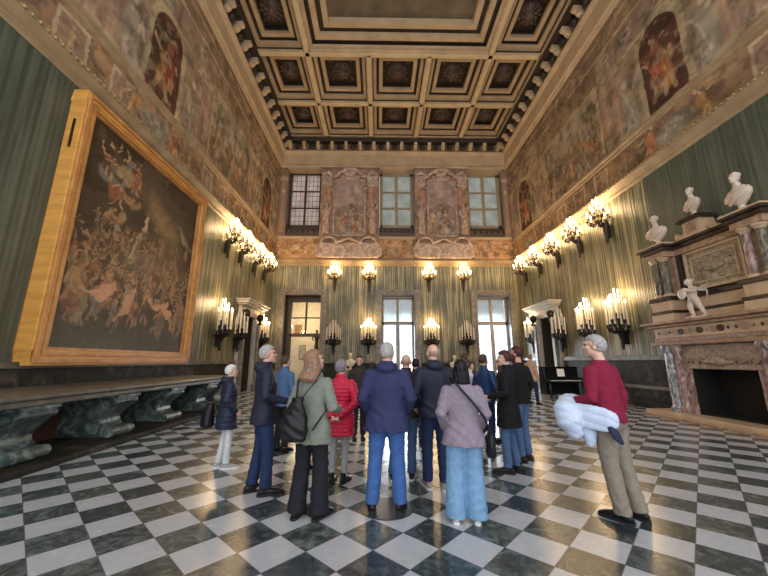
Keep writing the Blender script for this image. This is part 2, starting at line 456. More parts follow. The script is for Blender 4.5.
OPEN_LOW = [(-6.2, -3.8), (0.2, 2.4), (6.55, 8.8)]
OPEN_UP = [(-6.5, -4.15), (0.05, 2.5), (6.4, 8.85)]
ZLOW, ZU0, ZU1 = 5.85, 10.0, 15.1
def wall_with_openings():
    mb = MB(); y0, y1 = YB, YB + 0.9
    xs = XL - 0.6; xe = XR + 0.6
    x = xs
    for a, b in OPEN_LOW:
        mb.box(x, a, y0, y1, 0, ZLOW); x = b
    mb.box(x, xe, y0, y1, 0, ZLOW)
    mb.box(xs, xe, y0, y1, ZLOW, ZU0)
    x = xs
    for a, b in OPEN_UP:
        mb.box(x, a, y0, y1, ZU0, ZU1); x = b
    mb.box(x, xe, y0, y1, ZU0, ZU1)
    mb.box(xs, xe, y0, y1, ZU1, 18.4)
    return mb
struct('wall_back', wall_with_openings(), M['silk'])

def side_wall(x0, x1, dy0, dy1, dz, mat, name):
    mb = MB()
    mb.box(x0, x1, YF, dy0, 0, 18.4); mb.box(x0, x1, dy1, YB, 0, 18.4); mb.box(x0, x1, dy0, dy1, dz, 18.4)
    return struct(name, mb, mat)
DL = (17.35, 18.95, 3.9)
DR = (17.5, 19.1, 3.9)
side_wall(XL - 0.6, XL, DL[0], DL[1], DL[2], M['silk'], 'wall_left')
side_wall(XR, XR + 0.6, DR[0], DR[1], DR[2], M['silk'], 'wall_right')
# the worn plain-green hanging near the big painting
mb = MB().box(XL, XL + 0.015, YF, 12.4, 1.5, 7.88)
tag(mb.build('wall_hanging', M['silk_worn']), 'worn plain green fabric hanging on the left wall behind the big gilt-framed painting', 'wall hanging')
mb = MB().box(XR - 0.015, XR, YF, 10.6, 1.8, 7.88)
tag(mb.build('wall_hanging', M['silk_worn']), 'dull green fabric hanging on the right wall behind the busts and overmantel', 'wall hanging')

# passages behind the side doors, their darkness put in as black colour
for nm, xa, xb, d in (('left', XL - 1.6, XL - 0.6, DL), ('right', XR + 0.6, XR + 1.6, DR)):
    mb = MB(); s = 1 if xa > 0 else -1
    xo = xb if s > 0 else xa
    mb.box(xo, xo + 0.05 * s, d[0] - .4, d[1] + .4, 0, 4.2)
    mb.box(xa, xb, d[0] - .4, d[0] - .35, 0, 4.2); mb.box(xa, xb, d[1] + .35, d[1] + .4, 0, 4.2)
    mb.box(xa, xb, d[0] - .4, d[1] + .4, 4.2, 4.25)
    mb.box(xa, xb, d[0] - .4, d[1] + .4, -0.05, 0)
    struct('wall_passage_' + nm, mb, M['black'])

for nm, x0, x1, d in (('left', XL - .6, XL, DL), ('right', XR, XR + .6, DR)):
    mb = MB(); mb.box(x0, x1, d[0], d[0] + .02, 0, d[2]).box(x0, x1, d[1] - .02, d[1], 0, d[2]).box(x0, x1, d[0], d[1], d[2] - .02, d[2])
    struct('trim_2%d' % (nm == 'left'), mb, M['brown_wood'])
# dado, caps, ledges
def run_profile(mb, prof, y_to=YB, y_from=YF):
    """prof: (distance from wall, z) polygon, run along left, back and right walls with mitres"""
    k = len(prof)
    vs = []
    for d, z in prof: vs.append((XL + d, y_from, z))
    for d, z in prof: vs.append((XL + d, YB - d, z))
    for d, z in prof: vs.append((XR - d, YB - d, z))
    for d, z in prof: vs.append((XR - d, y_from, z))
    fs = []
    for s in range(3):
        for i in range(k):
            fs.append((s * k + i, s * k + (i + 1) % k, (s + 1) * k + (i + 1) % k, (s + 1) * k + i))
    fs.append(tuple(range(k))); fs.append(tuple(range(3 * k, 4 * k))[::-1])
    mb.add(vs, fs)
    return mb
# cornice between hangings and frescoes
prof = [(-0.02, 7.86), (0.03, 7.86), (0.05, 7.90), (0.10, 7.93), (0.10, 7.97), (0.16, 8.0), (0.24, 8.10), (0.30, 8.16), (0.30, 8.24), (0.12, 8.30), (-0.02, 8.32)]
struct('trim_1', run_profile(MB(), prof), M['mold'], smooth='auto')
mb = MB()
for x in np.arange(XL + 0.3, XR - 0.2, 0.16):
    mb.ell((x, YB - 0.27, 8.2), (0.045, 0.045, 0.05), n=6, k=4)
for y in np.arange(3.0, YB - 0.3, 0.16):
    mb.ell((XL + 0.31, y, 8.2), (0.045, 0.055, 0.05), n=6, k=4)
    mb.ell((XR - 0.31, y, 8.2), (0.045, 0.055, 0.05), n=6, k=4)
struct('trim_2', mb, M['gild'], smooth=True)
# painted ledge in the middle of the fresco zone, side walls
prof = [(0.02, 9.42), (0.08, 9.46), (0.08, 9.55), (0.14, 9.60), (0.14, 9.68), (0.02, 9.72)]
for i, (s, x) in enumerate(((1, XL), (-1, XR))):
    mb = MB().prism([(x + s * d, z) for d, z in prof], 'y', YF, YB - 0.02)
    struct('trim_%d' % (3 + i), mb, M['mold'])

# great cornice under the ceiling
prof = [(0, 15.22), (0.12, 15.25), (0.16, 15.36), (0.24, 15.40), (0.24, 16.18), (0.34, 16.24), (0.42, 16.34), (0.42, 16.40), (0, 16.44)]
struct('trim_5', run_profile(MB(), prof), M['cream'], smooth='auto')
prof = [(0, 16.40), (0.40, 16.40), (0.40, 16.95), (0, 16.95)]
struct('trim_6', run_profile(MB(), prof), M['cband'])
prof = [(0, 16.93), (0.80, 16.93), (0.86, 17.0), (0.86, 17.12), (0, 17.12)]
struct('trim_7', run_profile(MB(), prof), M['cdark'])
def modillion(mb, x, y, dx, dy):
    # a little scroll bracket pointing along (dx, dy)
    px, py = -dy, dx
    w = 0.11
    poly = [(0.38, 16.46), (0.52, 16.44), (0.60, 16.52), (0.66, 16.66), (0.80, 16.70), (0.84, 16.80), (0.80, 16.90), (0.38, 16.90)]
    k = len(poly)
    vs = []
    for t in (-w, w):
        for d, z in poly: vs.append((x + dx * d + px * t, y + dy * d + py * t, z))
    fs = [tuple(range(k)), tuple(range(k, 2 * k))[::-1]] + [(i, (i + 1) % k, k + (i + 1) % k, k + i) for i in range(k)]
    mb.add(vs, fs)
    # roll end
    mb.ell((x + dx * 0.56, y + dy * 0.56, 16.52), (0.12, 0.12, 0.09), n=8, k=5)
mb = MB(); mb2 = MB()
nx = 16
for i in range(nx):
    x = XL + 0.75 + (XR - XL - 1.5) * i / (nx - 1)
    modillion(mb, x, YB, 0, -1)
    if i < nx - 1: mb2.ell((x + 0.5, YB - 0.46, 16.68), (0.22, 0.2, 0.2), n=8, k=5)
for i in range(22):
    y = YB - 0.75 - 0.95 * i
    if y < YF: break
    modillion(mb, XL, y, 1, 0); modillion(mb, XR, y, -1, 0)
    mb2.ell((XL + 0.46, y - 0.47, 16.68), (0.2, 0.22, 0.2), n=8, k=5)
    mb2.ell((XR - 0.46, y - 0.47, 16.68), (0.2, 0.22, 0.2), n=8, k=5)
struct('trim_8', mb, M['cream'], smooth='auto')
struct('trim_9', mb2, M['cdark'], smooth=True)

# coffered ceiling
XS = [-6.4, -3.77, -0.56, 2.65, 5.86, 8.5]
YS = [21.2, 18.07, 14.6, 11.2, 7.8, 4.4, 1.0]
BW = 0.17
mb = MB()                                       # roof slab
mb.box(XL - 0.6, XR + 0.6, YF, YB + 0.9, 18.4, 18.6)
ceil = struct('ceiling', mb, M['cdark'])
mb = MB()
def beam(x0, x1, y0, y1): mb.box(x0, x1, y0, y1, ZC, 18.4)
beam(XL, XS[0] + 0.05, YF, YB); beam(XS[-1] - 0.05, XR, YF, YB); beam(XL, XR, 21.15, YB)
def longx(x, y0, y1): beam(x - BW, x + BW, y0, y1)
longx(XS[1], YF, 21.2); longx(XS[4], YF, 21.2)
longx(XS[2], 14.6, 21.2); longx(XS[3], 14.6, 21.2)
def cross(y, x0, x1): beam(x0, x1, y - BW, y + BW)
cross(18.07, XS[0], XS[5]); cross(14.6, XS[0], XS[5])
for y in YS[3:]:
    cross(y, XS[0], XS[1]); cross(y, XS[4], XS[5])
cross(YS[5], XS[1], XS[4])
mb.build('beam', M['cream'], ceil)['label'] = 'cream painted grid of ceiling beams'
# light fillets under the beams
mb = MB()
def fil(x0, x1, y0, y1): mb.box(x0, x1, y0, y1, ZC - 0.05, ZC)
h = 0.105
for x in (XS[1], XS[4]): fil(x - h, x + h, YF, 21.1)
for x in (XS[2], XS[3]): fil(x - h, x + h, 14.6, 21.1)
for y in (18.07, 14.6): fil(XS[0] + .1, XS[5] - .1, y - h, y + h)
for y in YS[3:]: fil(XS[0] + .1, XS[1], y - h, y + h); fil(XS[4], XS[5] - .1, y - h, y + h)
mb.build('beam_fillet', M['cream_light'], ceil)['label'] = 'brighter gilded strips under the beams'
# coffers: stepped rings
def ring(mb, x0, x1, y0, y1, w, z0, z1):
    mb.box(x0, x1, y0, y0 + w, z0, z1); mb.box(x0, x1, y1 - w, y1, z0, z1)
    mb.box(x0, x0 + w, y0 + w, y1 - w, z0, z1); mb.box(x1 - w, x1, y0 + w, y1 - w, z0, z1)
md = MB(); mc = MB(); mp = MB()
ros = []
cof = []
for j in range(2):
    for i in range(5):
        cof.append((XS[i] + (BW if i else .05), XS[i + 1] - (BW if i < 4 else .05), YS[j + 1] + BW, (YS[j] - BW) if j else 21.15))
for j in range(2, 6):
    for i in (0, 4):
        cof.append((XS[i] + (BW if i else .05), XS[i + 1] - (BW if i < 4 else .05), YS[j + 1] + BW, YS[j] - BW))
for x0, x1, y0, y1 in cof:
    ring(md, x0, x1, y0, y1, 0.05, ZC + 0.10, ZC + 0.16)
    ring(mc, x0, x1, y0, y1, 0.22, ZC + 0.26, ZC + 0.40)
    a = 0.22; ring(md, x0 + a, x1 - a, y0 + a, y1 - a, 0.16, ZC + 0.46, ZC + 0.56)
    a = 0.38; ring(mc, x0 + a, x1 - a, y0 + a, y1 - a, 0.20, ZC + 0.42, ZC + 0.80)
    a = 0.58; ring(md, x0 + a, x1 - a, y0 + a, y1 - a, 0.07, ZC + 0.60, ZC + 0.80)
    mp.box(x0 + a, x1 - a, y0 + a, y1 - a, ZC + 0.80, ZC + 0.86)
    ros.append(((x0 + x1) / 2, (y0 + y1) / 2, ZC + 0.80))
# great central compartment
for y0, y1 in ((YS[5] + BW, YS[2] - BW), (YF, YS[5] - BW)):
    x0, x1 = XS[1] + BW, XS[4] - BW
    ring(mc, x0, x1, y0, y1, 0.14, ZC + 0.16, ZC + 0.30)
    ring(md, x0, x1, y0, y1, 0.34, ZC + 0.42, ZC + 0.50)
    a = 0.34; ring(mc, x0 + a, x1 - a, y0 + a, y1 - a, 0.26, ZC + 0.34, ZC + 0.70)
    a = 0.60; ring(md, x0 + a, x1 - a, y0 + a, y1 - a, 0.24, ZC + 0.58, ZC + 0.76)
    a = 0.84; ring(mc, x0 + a, x1 - a, y0 + a, y1 - a, 0.26, ZC + 0.52, ZC + 0.90)
    a = 1.10; mp.cur = 1; mp.box(x0 + a, x1 - a, y0 + a, y1 - a, ZC + 0.86, ZC + 0.92); mp.cur = 0
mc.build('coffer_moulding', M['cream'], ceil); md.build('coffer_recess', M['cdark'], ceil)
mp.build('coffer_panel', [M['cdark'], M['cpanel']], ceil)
# carved rosettes
def rosette_mesh():
    mb = MB()
    mb.lathe([(0, -0.42), (0.12, -0.41), (0.22, -0.34), (0.26, -0.22), (0.50, -0.12), (0.56, 0.0)], n=20)
    for ringr, nn, sz, zz in ((0.28, 8, 0.13, -0.30), (0.48, 12, 0.12, -0.12)):
        for k in range(nn):
            a = 2 * PI * k / nn
            mb.ell((ringr * math.cos(a), ringr * math.sin(a), zz), (sz, sz * 0.6, 0.07), (0, 0, a), 8, 5)
    for sx in (-1, 1):
        for sy in (-1, 1):
            mb.ell((sx * 0.56, sy * 0.56, -0.02), (0.12, 0.07, 0.06), (0, 0, math.atan2(sy, sx)), 8, 5)
    return mb
r0 = rosette_mesh().build('rosette', M['crose'], ceil, smooth=True)
for i, p in enumerate(ros):
    o = r0 if i == 0 else r0.copy()
    if i: C.objects.link(o)
    o.location = p

# ------------------------------------------------------------ painted surfaces, worked out in numpy
rng = np.random.RandomState(5)
class Canvas:
    def __init__(s, w, h, res):
        s.w, s.h, s.res = w, h, res
        s.nx, s.nz = int(w / res) + 1, int(h / res) + 1
        s.X, s.Z = np.meshgrid(np.linspace(0, w, s.nx), np.linspace(0, h, s.nz))
        s.c = np.zeros((s.nz, s.nx, 3))
        s.X0, s.Z0 = s.X, s.Z
    def noise(s, cell, sx=1.0, sz=1.0, octv=4):
        out = np.zeros_like(s.X); amp = 1.0; tot = 0
        for o in range(octv):
            cx, cz = cell * sx / 2 ** o, cell * sz / 2 ** o
            gx, gz = int(s.w / cx) + 3, int(s.h / cz) + 3
            g = rng.rand(gz, gx)
            fx = s.X / cx; fz = s.Z / cz
            ix = fx.astype(int); iz = fz.astype(int); tx = fx - ix; tz = fz - iz
            tx = tx * tx * (3 - 2 * tx); tz = tz * tz * (3 - 2 * tz)
            v = g[iz, ix] * (1 - tx) * (1 - tz) + g[iz, ix + 1] * tx * (1 - tz) + g[iz + 1, ix] * (1 - tx) * tz + g[iz + 1, ix + 1] * tx * tz
            out += v * amp; tot += amp; amp *= 0.55
        return out / tot
    def warp(s, amp, cell):
        n1, n2 = s.noise(cell, octv=3), s.noise(cell, octv=3)
        s.X = np.clip(s.X0 + (n1 - .5) * amp, 0, s.w); s.Z = np.clip(s.Z0 + (n2 - .5) * amp, 0, s.h)
    def unwarp(s): s.X, s.Z = s.X0, s.Z0
    def put(s, mask, col, a=1.0):
        m = (np.clip(mask, 0, 1) * a)[..., None]
        s.c = s.c * (1 - m) + np.array(col) * m
    def ell(s, cx, cz, rx, rz, rot=0.0, soft=0.12):
        dx, dz = s.X - cx, s.Z - cz
        c_, s_ = math.cos(rot), math.sin(rot)
        u = (dx * c_ + dz * s_) / rx; v = (-dx * s_ + dz * c_) / rz
        return np.clip((1 - np.sqrt(u * u + v * v)) / soft, 0, 1)
    def rect(s, x0, x1, z0, z1):
        return ((s.X >= x0) & (s.X <= x1) & (s.Z >= z0) & (s.Z <= z1)).astype(float)
    def seg(s, x0, z0, x1, z1, r):
        dx, dz = x1 - x0, z1 - z0; L = dx * dx + dz * dz + 1e-9
        t = np.clip(((s.X - x0) * dx + (s.Z - z0) * dz) / L, 0, 1)
        d = np.hypot(s.X - x0 - t * dx, s.Z - z0 - t * dz)
        return np.clip((r - d) / (0.35 * r) , 0, 1)
    def figure(s, cx, cz, h, robe, skin=(0.42, 0.26, 0.17), lean=0.0, clip=None, a=0.9, horse=False):
        m = 1.0 if clip is None else clip
        tw = h * 0.16
        s.put(s.ell(cx + h * .05, cz + h * .42, tw * 1.55, h * .5, lean * .5, .5) * m, (0.10, 0.065, 0.04), a * .6)
        s.put(s.ell(cx + lean * .2 * h, cz + h * .52, tw, h * .24, lean * .6, .3) * m, robe, a)
        s.put(s.ell(cx + lean * .1 * h, cz + h * .25, tw * 1.1, h * .25, lean * .3, .3) * m, [q * .8 for q in robe], a)
        for k in range(2):
            sg = 1 if k else -1
            ax, az = cx + sg * h * rng.uniform(.1, .3), cz + h * rng.uniform(.4, .85)
            s.put(s.seg(cx + sg * tw * .6, cz + h * .68, ax, az, h * .04) * m, skin, a)
            s.put(s.seg(cx + sg * tw * .3, cz + h * .25, cx + sg * h * rng.uniform(.02, .2), cz, h * .05) * m, skin, a * .8)
        s.put(s.ell(cx + lean * .35 * h, cz + h * .84, h * .065, h * .085, 0, .3) * m, skin, a)
        # folds
        f = s.seg(cx - tw * .3, cz + h * .05, cx + tw * .4, cz + h * .6, h * .025) * m
        s.put(f, [min(1, q * 1.5) for q in robe], a * .7)
    def obj(s, name, mat, place, parent=None, thick=0.04):
        """place(u, v) -> world point arrays; a slab with the paint on its face"""
        s.unwarp()
        P = place(s.X.ravel(), s.Z.ravel(), 0.0)
        k = s.nx * s.nz
        idx = np.arange(k).reshape(s.nz, s.nx)
        a, b, c, d = idx[:-1, :-1].ravel(), idx[:-1, 1:].ravel(), idx[1:, 1:].ravel(), idx[1:, :-1].ravel()
        quads = np.stack([a, b, c, d], 1)
        cu = np.array([0, s.w, s.w, 0.0]); cv = np.array([0, 0, s.h, s.h])
        B = place(cu, cv, thick)
        verts = np.concatenate([P, B], 0)
        corners = [idx[0, 0], idx[0, -1], idx[-1, -1], idx[-1, 0]]
        faces = quads.tolist() + [[k, k + 1, k + 2, k + 3][::-1]]
        edges = [idx[0, :], idx[:, -1], idx[-1, ::-1], idx[::-1, 0]]
        for e in range(4):
            faces.append(list(map(int, edges[e])) [::-1] + [k + e, k + (e + 1) % 4])
        me = bpy.data.meshes.new(name); me.from_pydata(verts.tolist(), [], faces)
        at = me.color_attributes.new('paint', 'FLOAT_COLOR', 'POINT')
        col = np.ones((k + 4, 4)); col[:k, :3] = np.clip(s.c.reshape(-1, 3), 0, 1); col[k:, :3] = (0.2, 0.15, 0.1)
        at.data.foreach_set('color', col.ravel())
        me.materials.append(mat)
        bm = bmesh.new(); bm.from_mesh(me); bmesh.ops.recalc_face_normals(bm, faces=bm.faces); bm.to_mesh(me); bm.free()
        o = bpy.data.objects.new(name, me); C.objects.link(o)
        if parent: o.parent = parent
        return o

ROBES = [(0.40, 0.14, 0.08), (0.46, 0.33, 0.17), (0.30, 0.27, 0.22), (0.50, 0.25, 0.10), (0.20, 0.17, 0.14), (0.46, 0.40, 0.32), (0.24, 0.22, 0.19), (0.34, 0.22, 0.13)]
def pick(): return ROBES[rng.randint(len(ROBES))]
def wall_fresco(cv, niches, pics):
    """z in canvas = metres above 8.3; u = metres along the wall"""
    base = cv.noise(1.6)
    cv.warp(.13, .45)
    cv.c[:] = np.array((0.27, 0.185, 0.115)) * (0.75 + 0.6 * base[..., None])
    # lower band: small framed panels, scrolls, cartouches
    cv.put(cv.rect(0, cv.w, 0, 1.15), (0.29, 0.17, 0.095), 0.7)
    cv.put((cv.noise(0.5) > 0.55) * cv.rect(0, cv.w, 0.1, 1.05), (0.40, 0.24, 0.12), 0.8)
    cv.put((cv.noise(0.35) > 0.6) * cv.rect(0, cv.w, 0.1, 1.05), (0.17, 0.11, 0.08), 0.8)
    u = 0.6
    while u < cv.w - 0.8:
        if min([abs(u - n) for n in niches]) > 1.7:
            cv.put(cv.rect(u, u + 0.85, 0.12, 1.02), (0.47, 0.37, 0.25)); cv.put(cv.rect(u + .09, u + .76, 0.22, 0.92), (0.30, 0.19, 0.13))
            cv.figure(u + 0.42, 0.25, 0.62, pick(), (0.45, 0.33, 0.23), a=.8)
        u += 1.55
    for n in niches:
        cv.put(cv.ell(n, 0.5, 0.75, 0.42, 0, .1), (0.30, 0.25, 0.19)); cv.put(cv.ell(n, 0.5, 0.6, 0.3, 0, .2) * (cv.noise(.12) > .5), (0.46, 0.40, 0.31), .8)
        for sg in (-1, 1):
            cv.figure(n + sg * 1.05, 0.08, 1.15, (0.42, 0.16, 0.07) if sg > 0 else (0.45, 0.24, 0.10), (0.52, 0.33, 0.19), lean=-sg * .6)
    # main field
    z0 = 1.4
    ztop = cv.h - 1.1
    H = ztop - z0
    fieldn = cv.noise(0.9)
    for n in niches:
        # architecture around the niche
        cv.put(cv.rect(n - 2.9, n + 2.9, z0, ztop), (0.31, 0.22, 0.15))
        cv.put((fieldn > .52) * cv.rect(n - 2.9, n + 2.9, z0, ztop), (0.37, 0.27, 0.18), .6)
        cv.put(cv.rect(n - 0.98, n + 0.98, z0, z0 + 2.55) + cv.ell(n, z0 + 2.5, 0.98, 0.98, 0, .02), (0.44, 0.35, 0.22))
        hole = np.clip(cv.rect(n - 0.75, n + 0.75, z0, z0 + 2.45) + cv.ell(n, z0 + 2.45, 0.75, 0.78, 0, .02), 0, 1)
        cv.put(hole, (0.075, 0.035, 0.022))
        cv.put((cv.noise(.6) > .5) * hole, (0.15, 0.055, 0.035), .7)
        cv.figure(n - 0.15, z0 + 0.35, 2.1, (0.42, 0.20, 0.08), (0.52, 0.34, 0.20), lean=.3, clip=hole)
        cv.figure(n + 0.32, z0 + 0.7, 1.6, (0.35, 0.09, 0.05), (0.48, 0.30, 0.18), lean=-.5, clip=hole)
        cv.figure(n + 0.0, z0 + 1.6, 1.2, (0.28, 0.10, 0.07), (0.45, 0.30, 0.2), lean=.6, clip=hole)
        # grey stone-coloured figures beside it
        for sg in (-1, 1):
            cv.figure(n + sg * 1.42, z0 + 0.1, 2.4, (0.40, 0.335, 0.25), (0.46, 0.39, 0.30), lean=sg * .2)
            cv.put(cv.rect(n + sg * 1.42 - .28, n + sg * 1.42 + .28, z0, z0 + .35), (0.40, 0.33, 0.25))
            # salmon columns
            for off, w in ((2.05, .22), (2.62, .17)):
                x = n + sg * off
                cv.put(cv.rect(x - w, x + w, z0 + .25, z0 + H * .66), (0.39, 0.25, 0.18))
                cv.put(cv.rect(x - w * .3, x + w * .25, z0 + .25, z0 + H * .66), (0.48, 0.33, 0.24), .7)
                cv.put(cv.rect(x - w * 1.4, x + w * 1.4, z0, z0 + .25), (0.43, 0.34, 0.22))
                cv.put(cv.rect(x - w * 1.5, x + w * 1.5, z0 + H * .66, z0 + H * .72), (0.48, 0.38, 0.24))
        cv.put(cv.rect(n - 2.95, n + 2.95, z0 + H * .72, z0 + H * .75), (0.46, 0.36, 0.23))
        # scrolls and figures over the arch
        for k in range(5):
            cv.figure(n + rng.uniform(-2.4, 2.4), z0 + H * rng.uniform(.74, .78), 0.95, pick(), (0.45, 0.33, 0.23), lean=rng.uniform(-1, 1))
        for k in range(4):
            x, z = n + rng.uniform(-2.4, 2.4), z0 + H * rng.uniform(.8, .92)
            cv.put(cv.ell(x, z, .34, .2, rng.uniform(-.6, .6), .2), (0.42, 0.34, 0.24)); cv.put(cv.ell(x, z, .2, .1, 0, .2), (0.22, 0.14, 0.09))
    for x0, x1 in pics:
        # gold border, sky, hills, crowd
        cv.put(cv.rect(x0, x1, z0, z0 + H * .78), (0.45, 0.34, 0.20)); f = cv.rect(x0 + .14, x1 - .14, z0 + .12, z0 + H * .78 - .14)
        cv.put(f, (0.40, 0.33, 0.25))
        cl = cv.noise(1.3, 1.8, .8)
        cv.put((cl > .55) * f, (0.33, 0.26, 0.19), .8)
        hill = z0 + H * (.30 + .18 * cv.noise(2.0)[0][None, :])
        hm = (cv.Z < hill) * f
        cv.put(hm, (0.22, 0.16, 0.10)); cv.put((cv.noise(.5) > .55) * hm, (0.32, 0.23, 0.14), .8)
        for x in (x0 + .5, x1 - .5):
            cv.put(cv.seg(x, z0 + .3, x + .1, z0 + H * .55, .07) * f, (0.14, 0.10, 0.06)); cv.put((cv.ell(x, z0 + H * .58, .7, .55, 0, .3)) * (cv.noise(.3) > .45) * f, (0.17, 0.14, 0.08), .9)
        for k in range(34):
            zz = z0 + H * .42 * (1 - (k / 34) ** 1.0)
            cv.figure(rng.uniform(x0 + .3, x1 - .3), zz, 0.55 + 0.55 * k / 34, pick(), (0.46, 0.33, 0.23), lean=rng.uniform(-.8, .8), clip=f, a=.85)
        for k in range(7):
            x = rng.uniform(x0 + .4, x1 - .4)
            cv.put(cv.seg(x, z0 + H * .3, x + rng.uniform(-.3, .3), z0 + H * .6, .02) * f, (0.13, 0.09, 0.06))
    # top bands
    cv.put(cv.rect(0, cv.w, ztop, ztop + .12), (0.47, 0.36, 0.22)); cv.put(cv.rect(0, cv.w, ztop + .12, cv.h), (0.26, 0.17, 0.11))
    cv.put(cv.rect(0, cv.w, cv.h - .45, cv.h - .3), (0.40, 0.30, 0.18))
    cv.put((cv.noise(.3) > .56) * cv.rect(0, cv.w, ztop + .2, cv.h - .5), (0.38, 0.26, 0.16), .8)
    # random dark and pale blotches, painted in as the fresco's chiaroscuro
    cv.unwarp()
    nn = cv.noise(.5, octv=5); cv.c *= (0.42 + 1.15 * nn)[..., None]
    st = np.clip((cv.noise(.28, octv=4) - .57) * 8, 0, 1); cv.put(st, (0.50, 0.38, 0.24), .35)
    st = np.clip((cv.noise(.35, octv=4) - .56) * 8, 0, 1); cv.put(st, (0.08, 0.05, 0.035), .45)
    cv.c *= (0.80 + 0.36 * cv.noise(2.5))[..., None] * np.array((1.0, .97, .90))

Z0F = 8.30; HF = 6.95
cv = Canvas(YB - YF - 0.05, HF, 0.03)
wall_fresco(cv, [9.4 - YF, 19.6 - YF, -0.6 - YF + .3], [(12.35 - YF, 16.7 - YF), (2.4 - YF, 6.4 - YF)])
tag(cv.obj('fresco', M['fresco'], lambda u, v, t: np.stack([XL + 0.035 - t + 0 * u, YF + u, Z0F + v], 1), thick=0.03),
    'long brown fresco of niches and figures above the big painting on the left', 'fresco')
cv = Canvas(YB - YF - 0.05, HF, 0.03)
wall_fresco(cv, [9.1 - YF, 19.6 - YF, -0.6 - YF + .3], [(12.1 - YF, 16.9 - YF), (2.2 - YF, 6.2 - YF)])
tag(cv.obj('fresco', M['fresco'], lambda u, v, t: np.stack([XR - 0.035 + t + 0 * u, YF + u, Z0F + v], 1), thick=0.03),
    'long brown fresco of arches and red-robed figures above the fireplace on the right', 'fresco')
# far wall: ochre band below the upper windows
cv = Canvas(XR - XL - 0.1, 1.7, 0.035)
cv.c[:] = np.array((0.46, 0.25, 0.12)) * (0.8 + .4 * cv.noise(.8)[..., None])
wv = np.sin(cv.X * 3.1) * .22 + .85
cv.put(np.clip(1 - np.abs(cv.Z - wv) / .09, 0, 1), (0.62, 0.42, 0.22), .9)
cv.put(np.clip(1 - np.abs(cv.Z - (1.7 - wv)) / .07, 0, 1), (0.55, 0.36, 0.18), .9)
cv.put((cv.noise(.3) > .58), (0.25, 0.14, 0.08), .8); cv.put((cv.noise(.25) > .62), (0.60, 0.42, 0.24), .8)
for k in range(26): cv.figure(rng.uniform(0, cv.w), rng.uniform(.1, .7), .8, pick(), (0.55, 0.38, 0.24), lean=rng.uniform(-1, 1), a=.7)
cv.c *= (0.5 + 1.0 * cv.noise(.4, octv=5))[..., None]; cv.put(cv.rect(0, cv.w, 1.52, 1.7), (0.52, 0.38, 0.23)); cv.put(cv.rect(0, cv.w, 0, .12), (0.30, 0.19, 0.10))
tag(cv.obj('painted_frieze', M['fresco'], lambda u, v, t: np.stack([XL + 0.05 + u, YB - 0.035 + t + 0 * u, 8.3 + v], 1), thick=0.03),
    'ochre and orange scrollwork frieze under the upper windows of the far wall', 'painted frieze')
# painted pilaster strips at both ends of the far wall
for x0, x1, lab in ((XL + 0.03, -6.5, 'brown painted pilaster in the far left corner beside the dark upper window'),
                    (8.85, XR - 0.03, 'brown painted pilaster in the far right corner beside the upper window')):
    cv = Canvas(x1 - x0, 5.1, 0.035)
    cv.c[:] = np.array((0.30, 0.19, 0.12)) * (0.75 + .5 * cv.noise(.5)[..., None])
    cv.put(cv.rect((x1 - x0) * .3, (x1 - x0) * .7, .3, 4.6), (0.40, 0.25, 0.17)); cv.put(cv.rect(0, x1 - x0, 4.2, 4.5), (0.48, 0.37, 0.24))
    cv.put(cv.ell((x1 - x0) / 2, 3.4, .12, .2), (0.55, 0.45, 0.32))
    cv.c *= (0.85 + .3 * cv.noise(.15))[..., None]
    tag(cv.obj('painted_pilaster', M['fresco'], lambda u, v, t, x0=x0: np.stack([x0 + u, YB - 0.035 + t + 0 * u, 10.0 + v], 1), thick=0.03), lab, 'painted pilaster')

